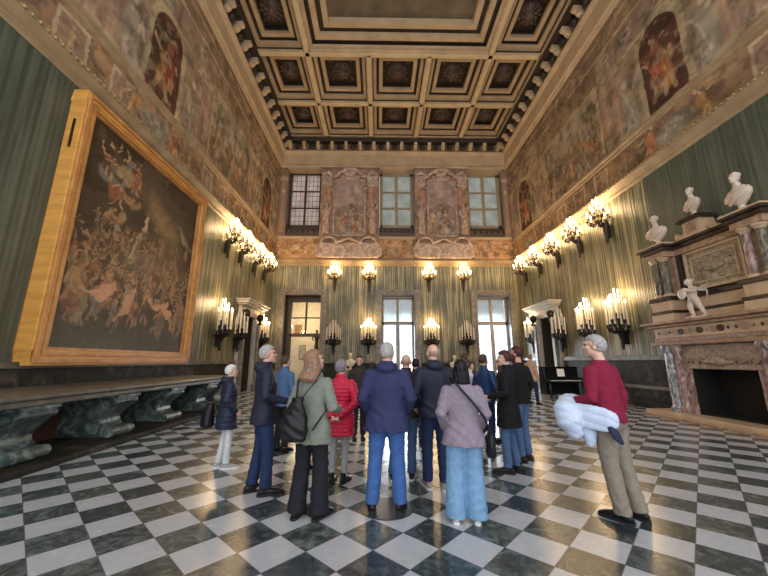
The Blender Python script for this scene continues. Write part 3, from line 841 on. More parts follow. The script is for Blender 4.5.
# the two great cartouches between the upper windows
def cartouche(x0, x1, label, seed):
    global rng
    rng = np.random.RandomState(seed)
    xc = (x0 + x1) / 2; w = x1 - x0
    t = thing('mural_cartouche', label, 'mural', (xc, YB, 8.3))
    cv = Canvas(w, 6.85, 0.03)
    cv.c[:] = np.array((0.33, 0.21, 0.14)) * (0.75 + .5 * cv.noise(.6)[..., None])
    cv.put((cv.noise(.25) > .57), (0.42, 0.28, 0.18), .8)
    for sg in (-1, 1):
        x = w / 2 + sg * w * .36
        cv.put(cv.rect(x - .17, x + .17, 2.0, 5.2), (0.44, 0.22, 0.15)); cv.put(cv.rect(x - .05, x + .05, 2.0, 5.2), (0.54, 0.32, 0.23), .8)
    cv.c *= (0.45 + 1.1 * cv.noise(.35, octv=5))[..., None]
    cv.obj('painted_field', M['fresco'], lambda u, v, tt: np.stack([-w / 2 + u, -0.10 + tt + 0 * u, v], 1), t, 0.05)
    # the middle picture
    pw, ph = w * .50, 4.1
    cv = Canvas(pw, ph, 0.025)
    cv.warp(.2, .3)
    cv.c[:] = np.array((0.40, 0.29, 0.24)) * (0.8 + .4 * cv.noise(.8)[..., None])
    cv.put((cv.Z < 1.9 + .6 * cv.noise(1.0)), (0.26, 0.18, 0.13), .8)
    cv.put(cv.ell(pw * .55, 1.9, .5, .6, 0, .4) * (cv.noise(.2) > .4), (0.15, 0.11, 0.08), .8)
    for k in range(14): cv.figure(rng.uniform(.2, pw - .2), rng.uniform(.05, 1.3), rng.uniform(.8, 1.3), pick(), (0.52, 0.38, 0.28), lean=rng.uniform(-.8, .8), a=.8)
    cv.unwarp(); cv.c *= (0.45 + 1.1 * cv.noise(.3, octv=5))[..., None]
    cv.obj('picture', M['fresco'], lambda u, v, tt: np.stack([-pw / 2 + u, -0.16 + tt + 0 * u, 1.75 + v], 1), t, 0.06)
    fr = MB()
    ring2 = lambda a0, a1, b0, b1, ww, ya, yb: (fr.box(a0, a1, ya, yb, b0, b0 + ww), fr.box(a0, a1, ya, yb, b1 - ww, b1), fr.box(a0, a0 + ww, ya, yb, b0, b1), fr.box(a1 - ww, a1, ya, yb, b0, b1))
    ring2(-pw / 2 - .12, pw / 2 + .12, 1.63, 5.97, .13, -.24, -.08)
    fr.box(-pw / 2 + .35, pw / 2 - .35, -.26, -.08, 5.85, 6.25); fr.box(-pw / 2 - .3, -pw / 2 + .0, -.24, -.08, 5.3, 5.5); fr.box(pw / 2, pw / 2 + .3, -.24, -.08, 5.3, 5.5)
    fr.build('picture_frame', M['stucco'], t, bevel=.02)
    # scrolled crest
    mb = MB()
    mb.tube([(-.95, -.2, 6.25), (-.7, -.26, 6.45), (-.35, -.3, 6.62), (0, -.32, 6.7), (.35, -.3, 6.62), (.7, -.26, 6.45), (.95, -.2, 6.25)], [.1, .14, .17, .19, .17, .14, .1], 8, 'round')
    mb.ell((0, -.3, 6.38), (.42, .14, .24)); mb.ell((-.98, -.22, 6.2), (.16, .1, .16)); mb.ell((.98, -.22, 6.2), (.16, .1, .16))
    mb.build('crest', M['stucco'], t, True)
    # upper corner scroll blocks (entablature pieces)
    for sg in (-1, 1):
        mb = MB(); x = sg * w * .385
        mb.box(x - .42, x + .42, -.3, -.08, 5.95, 6.2); mb.box(x - .36, x + .36, -.24, -.08, 5.35, 5.95)
        mb.tube([(x - .3, -.28, 6.3), (x, -.34, 6.42), (x + .3, -.28, 6.3)], [.1, .13, .1], 8, 'round')
        mb.build('scroll_block', M['stucco'], t, 'auto')
        # stucco figure
        fm = MB(); x = sg * w * .385; z = 1.75
        fm.loftz([(z, x, -.3, .26, .14), (z + .5, x, -.3, .25, .15), (z + 1.1, x + sg * .03, -.3, .21, .14), (z + 1.5, x, -.3, .24, .15), (z + 1.85, x, -.3, .27, .13), (z + 2.0, x, -.3, .1, .09)], 14)
        fm.ell((x, -.32, z + 2.18), (.12, .13, .16))
        fm.tube([(x - .24, -.3, z + 1.82), (x - .32, -.36, z + 1.45), (x - .1, -.46, z + 1.3)], [.08, .07, .05], 8, 'round')
        fm.tube([(x + .24, -.3, z + 1.82), (x + .34, -.36, z + 2.1), (x + .16, -.4, z + 2.4)], [.08, .07, .05], 8, 'round')
        blob(fm, 'stucco_figure', M['stucco'], t, .035, 2)
    # swelling base
    mb = MB()
    mb.prism([(-w / 2 - .2, .25), (-w / 2 + .1, .05), (w / 2 - .1, .05), (w / 2 + .2, .25), (w / 2 + .25, .8), (w / 2, 1.15), (-w / 2, 1.15), (-w / 2 - .25, .8)], 'y', -.34, -.08)
    mb.build('base', M['stucco'], t, bevel=.06)
    mb = MB()
    for sg in (-1, 1):
        pts = []
        for k in range(9):
            a = PI * k / 8
            pts.append((sg * w * .33 + .52 * math.cos(a), -.36, 1.12 + .42 * math.sin(a)))
        mb.tube(pts, .09, 8, 'round')
    mb.tube([(-w * .33 + .5, -.36, 1.12), (0, -.38, 1.45), (w * .33 - .5, -.36, 1.12)], .09, 8, 'round')
    mb.build('base_scroll', M['stucco'], t, True)
    return t
cartouche(-4.12, 0.0, 'stucco and paint cartouche between the dark upper window and the middle upper window', 11)
cartouche(2.55, 6.36, 'stucco and paint cartouche between the middle and right upper windows', 23)

# ------------------------------------------------------------ windows of the far wall
def sash(t, x0, x1, z0, z1, y, cols, rows, mat_f, mat_p, fw=.1, bw=.06, depth=.1, frame_name='window_frame'):
    mb = MB()
    mb.box(x0, x1, y, y + depth, z0, z0 + fw); mb.box(x0, x1, y, y + depth, z1 - fw, z1)
    mb.box(x0, x0 + fw, y, y + depth, z0, z1); mb.box(x1 - fw, x1, y, y + depth, z0, z1)
    xs = [x0 + fw + (x1 - x0 - 2 * fw) * i / cols for i in range(cols + 1)]
    zs = [z0 + fw + (z1 - z0 - 2 * fw) * i / rows for i in range(rows + 1)]
    for x in xs[1:-1]: mb.box(x - bw, x + bw, y, y + depth, z0 + fw, z1 - fw)
    for z in zs[1:-1]: mb.box(x0 + fw, x1 - fw, y + .01, y + depth - .01, z - bw * .7, z + bw * .7)
    f = mb.build(frame_name, mat_f, t)
    for i in range(cols):
        for j in range(rows):
            MB().box(xs[i], xs[i + 1], y + depth * .45, y + depth * .55, zs[j], zs[j + 1]).build('pane', mat_p, f)
    return f
wn = 0
for k, (a, b) in enumerate(OPEN_UP):
    wn += 1
    t = bpy.data.objects.new('window_%d' % wn, None); C.objects.link(t); t['kind'] = 'structure'
    mf = M['brown_wood'] if k == 0 else M['tan_wood']
    sx0, sx1 = a + .01, b - .01
    sash(t, sx0, sx1, 10.85, 15.08, YB + .45, 2, 3, mf, M['pane_pink'] if k == 0 else M['pane_blue'], .20 if k else .16, .1 if k else .07)
    mb = MB()
    mb.box(a, b, YB + .30, YB + .9, 10.0, 10.78); mb.build('window_sill', M['brown_wood'], t)
    mb = MB(); mb.box(a, b, YB + .05, YB + .32, 10.0, 10.3)
    for i in range(6):
        mb.ell((a + (b - a) * (i + .5) / 6, YB + .14, 10.42), (.15, .08, .15), n=10, k=6)
    mb.build('balustrade', M['crose'], t, 'auto')
    mb = MB(); mb.box(a, b, YB - .28, YB + .9, 15.05, 15.25); mb.build('window_head', M['cream'], t)
for k, (a, b) in enumerate(OPEN_LOW):
    wn += 1
    t = bpy.data.objects.new('window_%d' % wn, None); C.objects.link(t); t['kind'] = 'structure'
    # stone surround
    mb = MB(); s = .36
    mb.box(a - s, a, YB - .09, YB + .05, 0, ZLOW + s); mb.box(b, b + s, YB - .09, YB + .05, 0, ZLOW + s); mb.box(a, b, YB - .09, YB + .05, ZLOW, ZLOW + s)
    mb.box(a - s * .35, a, YB - .13, YB - .09, 0, ZLOW + s * .35); mb.box(b, b + s * .35, YB - .13, YB - .09, 0, ZLOW + s * .35); mb.box(a, b, YB - .13, YB - .09, ZLOW, ZLOW + s * .35)
    mb.build('window_surround', M['surround'], t, bevel=.015)
    mb = MB(); mb.box(a, a + .03, YB, YB + .9, 0, ZLOW); mb.box(b - .03, b, YB, YB + .9, 0, ZLOW); mb.box(a, b, YB, YB + .9, ZLOW - .03, ZLOW)
    mb.build('window_reveal', M['brown_wood'] if k == 0 else M['reveal'], t)
    y = YB + .6
    if k == 0:
        sash(t, a + .25, b - .03, 3.25, 5.55, y, 2, 2, M['brown_wood'], M['glass'], .1, .06)
        f = sash(t, a + .25, b - .03, .02, 3.25, y, 1, 1, M['brown_wood'], M['glass'], .12, .06)
        MB().box(a + .03, a + .25, y, y + .1, 0, ZLOW - .03).box(a + .25, b - .03, y, y + .1, 5.55, ZLOW - .03).build('side_board', M['brown_wood'], t)
    else:
        sash(t, a + .03, b - .03, 4.05, 5.8, y, 2, 1, M['tan_wood'], M['glass'], .12, .08)
        # slatted blinds behind the upper lights
        mb = MB()
        for i in range(22):
            z = 4.22 + i * .068
            mb.box(a + .15, b - .15, y + .14, y + .15, z, z + .06)
        mb.build('blind', M['blind'], t)
        sash(t, a + .03, b - .03, .02, 4.05, y, 2, 3, M['grey_wood'], M['glass'], .13, .035)
        MB().box((a + b) / 2 - .13, (a + b) / 2 + .13, y - .02, y + .12, .02, 4.05).build('meeting_stile', M['grey_wood'], t)

# the gallery seen through the left door
g = MB()
gx0, gx1, gy0, gy1 = -8.6, -2.6, YB + .9, YB + 4.6
g.box(gx0, gx1, gy1, gy1 + .1, 0, 6.2); g.box(gx0 - .1, gx0, gy0, gy1, 0, 6.2); g.box(gx1, gx1 + .1, gy0, gy1, 0, 6.2); g.box(gx0, gx1, gy0, gy1, 6.2, 6.3)
struct('wall_gallery', g, M['gallery'])
struct('floor_gallery', MB().box(gx0, gx1, YB + 1.4, gy1, -.2, 0), M['floor'])
for x, z, w_, h_, col, lab in ((-6.3, 3.9, .55, .9, (0.35, 0.16, 0.08), 'small framed portrait in the gallery beyond the glass door'),
                           (-5.9, 2.2, .5, 1.1, (0.40, 0.38, 0.30), 'pale tall picture in the gallery beyond the glass door, left')):
    t = thing('wall_picture', lab, 'picture', (x, gy1, z))
    mb = MB(); mb.box(-w_ / 2, w_ / 2, -.06, 0, -h_ / 2, -h_ / 2 + .06).box(-w_ / 2, w_ / 2, -.06, 0, h_ / 2 - .06, h_ / 2).box(-w_ / 2, -w_ / 2 + .06, -.06, 0, -h_ / 2, h_ / 2).box(w_ / 2 - .06, w_ / 2, -.06, 0, -h_ / 2, h_ / 2)
    mb.build('picture_frame', M['gild'], t)
    MB().box(-w_ / 2 + .06, w_ / 2 - .06, -.03, 0, -h_ / 2 + .06, h_ / 2 - .06).build('picture_canvas', plain('portrait_paint', col, .5, 0, .5, 5), t)
t = thing('bronze_statue', 'dark bronze statue on a tall dark column seen through the glass door', 'statue', (-4.35, YB + 1.9, 0))
mb = MB(); mb.box(-.3, .3, -.3, .3, 0, .3); mb.lathe([(0, .3), (.2, .3), (.17, .5), (.17, 1.9), (.26, 2.05), (.26, 2.15), (0, 2.15)], (0, 0, 0), 16)
mb.build('column', M['bronze'], t, 'auto')
mb = MB(); mb.loftz([(2.15, 0, 0, .2, .14), (2.5, 0, 0, .15, .12), (2.95, .02, 0, .13, .1), (3.25, 0, 0, .19, .11), (3.42, 0, 0, .1, .08), (3.5, 0, 0, .05, .05)], 14)
mb.ell((0, 0, 3.6), (.09, .1, .12)); mb.tube([(-.16, 0, 3.35), (-.3, -.05, 3.1), (-.18, -.15, 2.95)], [.06, .05, .04], 8, 'round'); mb.tube([(.16, 0, 3.35), (.32, -.05, 3.5), (.35, -.1, 3.75)], [.06, .05, .04], 8, 'round')
blob(mb, 'statue_figure', M['bronze'], t, .022, 2)
lamp('gallery_lamp', (-5.4, YB + 2.6, 4.6), 160, (1.0, 0.78, 0.5), .3)

# dado and its cap on each wall (with gaps at the openings)
def dado(name, boxes, mat): 
    mb = MB()
    for b in boxes: mb.box(*b)
    return struct(name, mb, mat, bevel=.012)
seg_back = [(XL, -6.56), (-3.44, -.16), (2.76, 6.19), (9.16, XR)]
dado('baseboard_back', [(a, b, YB - .12, YB, 0, 1.42) for a, b in seg_back], M['dado'])
dado('trim_10', [(a, b, YB - .17, YB, 1.42, 1.56) for a, b in seg_back], M['dado_cap'])
seg_r = [(YF, 6.2), (10.75, 16.9), (19.7, YB)]
dado('baseboard_right', [(XR - .12, XR, a, b, 0, 1.58) for a, b in seg_r] + [(XR - .20, XR - .12, 10.75, 16.9, 0, .2)], M['dado'])
dado('trim_11', [(XR - .2, XR, a, b, 1.58, 1.76) for a, b in seg_r], M['dado_cap'])
dado('trim_12', [(XR - .17, XR - .12, 10.75, 16.9, .62, .74)], M['dado_cap'])
seg_l = [(YF, 16.7), (19.6, YB)]
dado('baseboard_left', [(XL, XL + .12, a, b, 0, 1.42) for a, b in seg_l] + [(XL, XL + .75, YF, 12.6, 0, 1.0)], M['dado'])
dado('trim_13', [(XL, XL + .2, a, b, 1.42, 1.55) for a, b in seg_l], M['dado_cap'])
# ------------------------------------------------------------ side doors with pediments
def door(side, d, label_i):
    s = 1 if side == 'left' else -1            # s: direction into the room
    xw = XL if s > 0 else XR
    t = bpy.data.objects.new('door_%d' % label_i, None); C.objects.link(t); t['kind'] = 'structure'
    t.location = (xw, (d[0] + d[1]) / 2, 0)
    hw = (d[1] - d[0]) / 2
    def B(mb, a, b, y0, y1, z0, z1): mb.box(s * a, s * b, y0, y1, z0, z1)
    mb = MB()
    for e in (-1, 1):
        B(mb, 0, .16, e * hw, e * (hw + .42), 0, d[2] + .1)
        B(mb, .16, .24, e * (hw + .05), e * (hw + .32), .3, d[2] - .1)
    B(mb, 0, .2, -hw - .42, hw + .42, d[2], d[2] + .45)
    mb.build('door_surround', M['doorstone'], t, bevel=.02)
    mb = MB()
    B(mb, 0, .5, -hw - .6, hw + .6, d[2] + .45, d[2] + .54)
    B(mb, 0, .62, -hw - .72, hw + .72, d[2] + .54, d[2] + .66)
    B(mb, 0, .72, -hw - .82, hw + .82, d[2] + .66, d[2] + .74)
    mb.build('door_pediment', M['doorstone'], t, bevel=.02)
    mb = MB()
    for e in (-1, 1):
        B(mb, .12, .34, e * (hw + .08), e * (hw + .34), 0, d[2] - .35)
    mb.build('pilaster', M['surround'], t, bevel=.02)
    for e in (-1, 1):
        mb = MB()
        c = (s * .36, e * (hw + .22), d[2] + .05)
        mb.ell(c, (.2, .2, .22), n=16, k=12)
        mb.lathe([(.0, -.42), (.1, -.4), (.14, -.34), (.06, -.28), (.08, -.2), (.16, -.14)], c, 14)
        mb.build('bronze_globe', M['gild'] if False else M['bronze'], t, True)
    return t
door('left', DL, 1)
door('right', DR, 2)

# ------------------------------------------------------------ the great painting
def painting():
    y0, y1, z0, z1 = 6.72, 12.25, 1.47, 7.72
    xf = XL + .42
    t = thing('framed_painting', 'huge dark battle painting in a thick orange gilt frame above the marble bench', 'painting', (XL, (y0 + y1) / 2, z0))
    w, h = y1 - y0, z1 - z0
    mb = MB(); d = .38; fw = .30
    for a, b, c, e in ((-w / 2, w / 2, 0, fw), (-w / 2, w / 2, h - fw, h), (-w / 2, -w / 2 + fw, fw, h - fw), (w / 2 - fw, w / 2, fw, h - fw)):
        mb.box(.03, d, a, b, c, e)
    mb.build('frame', M['frame'], t, bevel=.02)
    mb = MB()
    def bead(i0, i1, x0, x1):
        mb.box(x0, x1, -w / 2 + i0, w / 2 - i0, i0, i1); mb.box(x0, x1, -w / 2 + i0, w / 2 - i0, h - i1, h - i0)
        mb.box(x0, x1, -w / 2 + i0, -w / 2 + i1, i1, h - i1); mb.box(x0, x1, w / 2 - i1, w / 2 - i0, i1, h - i1)
    bead(.05, .12, d, d + .035); bead(.2, .26, d, d + .02); bead(.28, .38, .2, d - .06)
    mb.build('frame_moulding', M['frame_rim'], t, bevel=.01)
    MB().box(.1, .13, w / 2 - .2, w / 2 - .1, h - 1.0, h - .9).box(.2, .24, -w / 2 - .03, -w / 2, h - 1.5, h - .8).build('iron_bracket', M['bronze'], t)
    global rng
    rng = np.random.RandomState(3)
    cw, ch = w - 2 * .33, h - 2 * .33
    cv = Canvas(cw, ch, 0.022)
    n1 = cv.noise(1.8); n2 = cv.noise(.7)
    cv.warp(.42, .32)
    Xn = cv.X / cw; Zn = cv.Z / ch
    cv.c[:] = np.array((0.05, 0.038, 0.028)) * (0.7 + .7 * n1[..., None])
    # smoky sky of the upper half, with a pale break
    sky = np.clip((Zn - .5) * 3, 0, 1)
    cv.put(sky * (n2 > .5), (0.085, 0.062, 0.042), .8)
    cv.put(cv.ell(cw * .62, ch * .72, 1.7, .55, -.55, .9) * (.4 + n2), (0.22, 0.155, 0.095), .9)
    cv.put(cv.ell(cw * .88, ch * .70, .9, .16, -.5, .8), (0.20, 0.18, 0.14), .9)
    cv.put(cv.ell(cw * .3, ch * .88, 1.2, .5, 0, .9) * (n2 > .45), (0.06, 0.05, 0.04), .8)
    # glow behind the fighting
    cv.put(cv.ell(cw * .58, ch * .45, 2.0, 1.3, .1, .95) * (.5 + n1), (0.21, 0.145, 0.09), .75)
    # leaning pale banners and lances
    for a, b, c, e, r, col in ((.33, .34, .50, .70, .09, (0.34, 0.28, 0.20)), (.36, .36, .47, .62, .07, (0.24, 0.2, 0.15)), (.18, .3, .42, .6, .018, (0.26, 0.2, 0.13)), (.2, .26, .55, .5, .014, (0.25, 0.19, 0.12)), (.5, .4, .58, .66, .02, (0.2, 0.15, 0.1)), (.7, .42, .66, .68, .02, (0.2, 0.15, 0.1))):
        cv.put(cv.seg(cw * a, ch * b, cw * c, ch * e, r), col, .85)
    PR = [(0.15, 0.10, 0.065), (0.24, 0.16, 0.09), (0.10, 0.075, 0.055), (0.20, 0.09, 0.06), (0.14, 0.13, 0.13), (0.26, 0.22, 0.16), (0.07, 0.05, 0.04)]
    # horsemen, top left
    for k in range(10):
        x, z = cw * rng.uniform(.04, .38), ch * rng.uniform(.58, .86)
        cv.put(cv.ell(x, z, .36, .2, rng.uniform(-.7, .5), .3), PR[rng.randint(7)], .85)
        cv.figure(x, z, .75, PR[rng.randint(7)], (0.34, 0.22, 0.13), lean=rng.uniform(-1, 1), a=.85)
    # dense melee
    for k in range(120):
        f = k / 120
        x, z = cw * rng.uniform(.04, .97), ch * (.56 - .46 * f + rng.uniform(-.03, .03))
        cv.figure(x, z, .45 + .55 * f, PR[rng.randint(7)], (0.30, 0.19, 0.12), lean=rng.uniform(-1, 1), a=.6)
    # pale fallen bodies in front
    for x, z, a1, L in ((.42, .20, 1.3, .55), (.22, .24, .5, .4), (.68, .25, .3, .35), (.80, .22, 2.7, .3)):
        X, Z = cw * x, ch * z
        cv.put(cv.seg(X, Z, X + L * math.cos(a1), Z + L * math.sin(a1), .14), (0.40, 0.24, 0.17), .8)
        cv.put(cv.seg(X, Z, X + .5 * math.cos(a1 + 2.5), Z + .5 * math.sin(a1 + 2.5), .08), (0.36, 0.22, 0.15), .8)
        cv.put(cv.ell(X + (L + .12) * math.cos(a1), Z + (L + .12) * math.sin(a1), .1, .12, 0, .3), (0.38, 0.24, 0.16), .8)
    # grey tint along the bottom, fading upwards
    cv.put(np.clip((.24 - Zn) * 5, 0, 1) * (.35 + .7 * n2), (0.105, 0.11, 0.105), .65)
    cv.c *= (0.8 + .4 * cv.noise(.12, octv=3))[..., None]
    cv.c = (cv.c * 1.0) ** 1.12 * 1.75 * np.array((1.06, 1.0, .86))
    cv.obj('canvas', M['oil'], lambda u, v, tt: np.stack([.24 - tt + 0 * u, -cw / 2 + u, .33 + v], 1), t, .05)
painting()

# ------------------------------------------------------------ marble bench on scroll supports
def bench():
    t = thing('marble_bench', 'long green marble bench on heavy scroll supports along the left wall', 'bench', (XL, 7, 0))
    o = -7
    mb = MB()
    mb.box(.02, 2.04, 1.6 + o, 12.4 + o, 1.0, 1.07); mb.box(.02, 1.99, 1.65 + o, 12.35 + o, .90, 1.0)
    mb.build('bench_top', M['dado_cap'], t, bevel=.025)
    mb = MB(); mb.box(.02, 2.18, 1.5 + o, 12.3 + o, 0, .1); mb.build('bench_plinth', M['dado'], t, bevel=.02)
    mb = MB(); mb.box(.76, .82, 1.6 + o, 12.3 + o, .1, .9); mb.build('bench_back', M['recess_red'], t)
    # S-shaped outline in (x, z)
    pr = [(.82, .1), (1.86, .1), (1.92, .13), (1.93, .2), (1.86, .26), (1.72, .30), (1.64, .36), (1.62, .44), (1.67, .52), (1.78, .61), (1.88, .71), (1.93, .80), (1.93, .9), (.82, .9)]
    for yc in (2.0, 3.75, 5.5, 7.35, 9.1, 10.95, 12.0):
        mb = MB(); hw = .28
        mb.prism(pr, 'y', yc - hw + o, yc + hw + o)
        sp = mb.build('scroll_support', M['bench'], t, bevel=.02)
        mb = MB()
        mb.box(.82, 1.96, yc - hw - .04 + o, yc + hw + .04 + o, .84, .90)
        mb.build('support_cap', M['bench'], sp, bevel=.01)
        for x_, z_, r_ in ((1.84, .2, .09), (1.86, .775, .065)):
            MB().tube([(x_, yc - hw - .03 + o, z_), (x_, yc + hw + .03 + o, z_)], r_, 14).build('scroll_volute', M['bench'], sp, 'auto')
bench()

# ------------------------------------------------------------ fireplace and overmantel (right wall)
FYC = 8.47
def fireplace():
    t = thing('fireplace', 'monumental pink and beige marble fireplace with columned overmantel on the right wall', 'fireplace', (XR, FYC, 0))
    def B(mb, d0, d1, y0, y1, z0, z1): mb.box(-d0, -d1, y0, y1, z0, z1); return mb     # d: distance out from the wall
    MBb = lambda: MB()
    # hearth slab
    B(MB(), 0, 1.28, -2.05, 2.05, 0, .17).build('hearth', M['fp_beige'], t, bevel=.02)
    B(MB(), 0, 1.36, -2.12, 2.12, 0, .06).build('hearth_step', M['fp_pink'], t, bevel=.01)
    # chimney breast around the opening
    ow, oh0, oh1 = .84, .17, 1.36
    mb = MB()
    B(mb, .1, .75, -1.66, -ow, oh0, 2.02); B(mb, .1, .75, ow, 1.66, oh0, 2.02); B(mb, .1, .75, -ow, ow, oh1, 2.02)
    mb.build('chimney_breast', M['fp_red'], t, bevel=.01)
    B(MB(), .75, .80, -ow - .24, ow + .24, oh1, 1.98).build('carved_lintel', M['fp_carve'], t, bevel=.01)
    for e in (-1, 1): B(MB(), .75, .79, e * ow, e * (ow + .22), oh0, oh1).build('opening_frame', M['fp_red'], t, bevel=.008)
    # firebox
    mb = MB()
    B(mb, .02, .06, -ow, ow, oh0, oh1); B(mb, .06, .74, -ow, -ow + .02, oh0, oh1); B(mb, .06, .74, ow - .02, ow, oh0, oh1); B(mb, .06, .74, -ow, ow, oh1 - .02, oh1); B(mb, .06, .7, -ow, ow, oh0, oh0 + .02)
    mb.build('firebox', M['black'], t)
    # mask in the middle of the lintel
    mb = MB(); mb.ell((-.83, 0, 1.56), (.07, .2, .13)); mb.ell((-.83, -.26, 1.54), (.05, .12, .06)); mb.ell((-.83, .26, 1.54), (.05, .12, .06)); mb.ell((-.88, 0, 1.55), (.04, .05, .07))
    for e in (-1, 1):
        for k in range(4):
            mb.tube([(-.81, e * (.4 + k * .16), 1.5), (-.83, e * (.46 + k * .16), 1.62 - .06 * (k % 2)), (-.81, e * (.54 + k * .16), 1.5 + .08 * (k % 2))], .025, 6, 'round')
    mb.build('lintel_carving', M['fp_carve'], t, True)
    # bulging half columns of the jambs
    for e in (-1, 1):
        for yy, r_ in ((1.36, .15), (1.12, .1)):
            mb = MB()
            mb.lathe([(0, .17), (r_ + .05, .17), (r_ + .05, .27), (r_ + .01, .31), (r_, .36), (r_ * 1.08, 1.0), (r_ * .92, 1.78), (r_ + .03, 1.84), (r_ + .06, 1.9), (r_ + .06, 2.0), (0, 2.0)], (-.82, e * yy, 0), 18)
            mb.build('jamb_column', M['fp_blue'] if r_ > .12 else M['fp_red'], t, 'auto')
    # entablature: architrave, frieze with coloured stones, shelf
    B(MB(), .05, 1.0, -1.78, 1.78, 2.0, 2.1).build('architrave', M['fp_pink'], t, bevel=.02)
    B(MB(), .05, .92, -1.72, 1.72, 2.1, 2.22).build('architrave', M['fp_carve'], t, bevel=.02)
    B(MB(), .05, .86, -1.74, 1.74, 2.22, 2.52).build('frieze', M['fp_beige'], t, bevel=.01)
    cols = [M['fp_dark'], M['fp_relief'], M['fp_dark'], M['fp_pink'], M['fp_dark'], M['fp_pink'], M['fp_relief'], M['fp_dark'], M['fp_relief'], M['fp_pink'], M['fp_dark'], M['fp_dark'], M['fp_dark'], M['fp_pink'], M['fp_relief'], M['fp_dark'], M['fp_pink'], M['fp_dark']]
    ys = np.linspace(1.58, -1.58, 18)
    for i, y in enumerate(ys):
        mb = MB()
        big = i % 3 == 1; n = 4 if i % 3 != 1 else 16
        ry, rz = (.10, .085) if big else (.045, .05)
        if i in (3, 5, 9, 13, 16): ry, rz, n = .12, .09, 16
        pts = [(y + ry * math.cos(2 * PI * k / n), 2.37 + rz * math.sin(2 * PI * k / n)) for k in range(n)]
        mb.prism(pts, 'x', -.86, -.875)
        mb.build('stone_inlay', cols[i], t)
    mb = MB(); B(mb, .05, .98, -1.88, 1.88, 2.52, 2.6); B(mb, .05, 1.1, -2.0, 2.0, 2.6, 2.68)
    mb.build('mantel_shelf', M['fp_pink'], t, bevel=.02)
    # overmantel base: two steps with dark bands
    def pier_box(mb, z0, z1, ex=0.0):
        B(mb, .0, .5 + ex, -1.62, 1.62, z0, z1)
        for e in (-1, 1):
            B(mb, .0, .86 + ex, e * (.98 - ex), e * (1.68 + ex), z0, z1)
    for z0, z1, m, ex, nm in ((2.68, 2.92, 'fp_beige', .03, 'base_block'), (2.92, 3.0, 'fp_dark', .05, 'base_band'), (3.0, 3.3, 'fp_beige', 0, 'base_block'), (3.3, 3.42, 'fp_dark', .05, 'base_band')):
        mb = MB(); pier_box(mb, z0, z1, ex); mb.build(nm, M[m], t, bevel=.015)
    # back slab, panel
    B(MB(), 0, .34, -1.6, 1.6, 3.42, 4.66).build('overmantel_wall', M['fp_dark'], t)
    pn = B(MB(), .34, .40, -.80, .80, 3.5, 4.62).build('relief_panel', M['fp_relief'], t, bevel=.01)
    mb = MB()
    for a, b, c, e in ((-.8, .8, 3.5, 3.57), (-.8, .8, 4.55, 4.62), (-.8, -.73, 3.57, 4.55), (.73, .8, 3.57, 4.55)): B(mb, .40, .45, a, b, c, e)
    for a, b, c, e in ((-.62, .62, 3.68, 3.71), (-.62, .62, 4.41, 4.44), (-.62, -.59, 3.71, 4.41), (.59, .62, 3.71, 4.41)): B(mb, .40, .43, a, b, c, e)
    mb.build('panel_border', M['fp_beige'], pn, bevel=.01)
    mb = MB(); mb.ell((-.4, 0, 4.08), (.07, .3, .17)); mb.ell((-.44, .05, 4.12), (.06, .16, .1))
    rr = random.Random(4)
    for k in range(26):
        a = rr.uniform(0, 2 * PI); q = rr.uniform(.3, .56)
        mb.ell((-.4, q * math.cos(a), 4.06 + .55 * q * math.sin(a)), (.035, rr.uniform(.04, .09), rr.uniform(.03, .06)), (rr.uniform(0, 3), 0, 0), 8, 5)
    mb.build('panel_relief', M['fp_relief'], pn, True)
    # columns: one pair each side, with pilasters behind
    for e in (-1, 1):
        mb = MB(); B(mb, .34, .55, e * .98, e * 1.66, 3.42, 4.62); mb.build('pilaster', M['fp_pink'], t, bevel=.01)
        mb = MB(); B(mb, .30, .50, e * .86, e * .98, 3.42, 4.66); mb.build('pilaster', M['fp_dark'], t, bevel=.01)
        for yy, m in ((1.16, 'fp_red'), (1.48, 'fp_green')):
            mb = MB(); c = (-.70, e * yy, 0)
            mb.lathe([(0, 3.50), (.098, 3.50), (.10, 3.54), (.102, 3.9), (.088, 4.52), (0, 4.52)], c, 18)
            col = mb.build('column', M['fp_green'] if m == 'fp_green' or e > 0 else M['fp_red'], t, 'auto')
            MB().lathe([(0, 3.42), (.15, 3.42), (.15, 3.46), (.13, 3.5), (.10, 3.52), (0, 3.52)], c, 16).build('column_base', M['fp_beige'], col, 'auto')
            MB().lathe([(0, 4.5), (.09, 4.5), (.11, 4.54), (.15, 4.58), (.15, 4.63), (0, 4.63)], c, 16).build('column_capital', M['fp_beige'], col, 'auto')
    # upper entablature
    for z0, z1, m, ex, nm in ((4.62, 4.80, 'fp_pink', 0, 'upper_frieze'), (4.80, 4.9, 'fp_dark', .08, 'upper_cornice'), (4.9, 4.98, 'fp_dark', .14, 'upper_cornice'), (4.98, 5.04, 'fp_beige', .1, 'upper_cornice')):
        mb = MB()
        B(mb, 0, .52 + ex, -1.6, 1.6, z0, z1 if nm != 'upper_cornice' or z1 < 5 else 5.0)
        for e in (-1, 1): B(mb, 0, .84 + ex, e * (.96 - ex), e * (1.68 + ex), z0, z1)
        mb.build(nm, M[m], t, bevel=.015)
    PO = .22
    # middle pedestal with scrolled shoulders
    mb = MB(); B(mb, .12, .62, -.32 + PO, .32 + PO, 4.98, 5.06); B(mb, .14, .58, -.27 + PO, .27 + PO, 5.06, 5.44)
    mb.build('attic_pedestal', M['fp_beige'], t, bevel=.02)
    mb = MB(); B(mb, .58, .61, -.15 + PO, .15 + PO, 5.12, 5.38); mb.build('pedestal_panel', M['fp_pink'], t, bevel=.02)
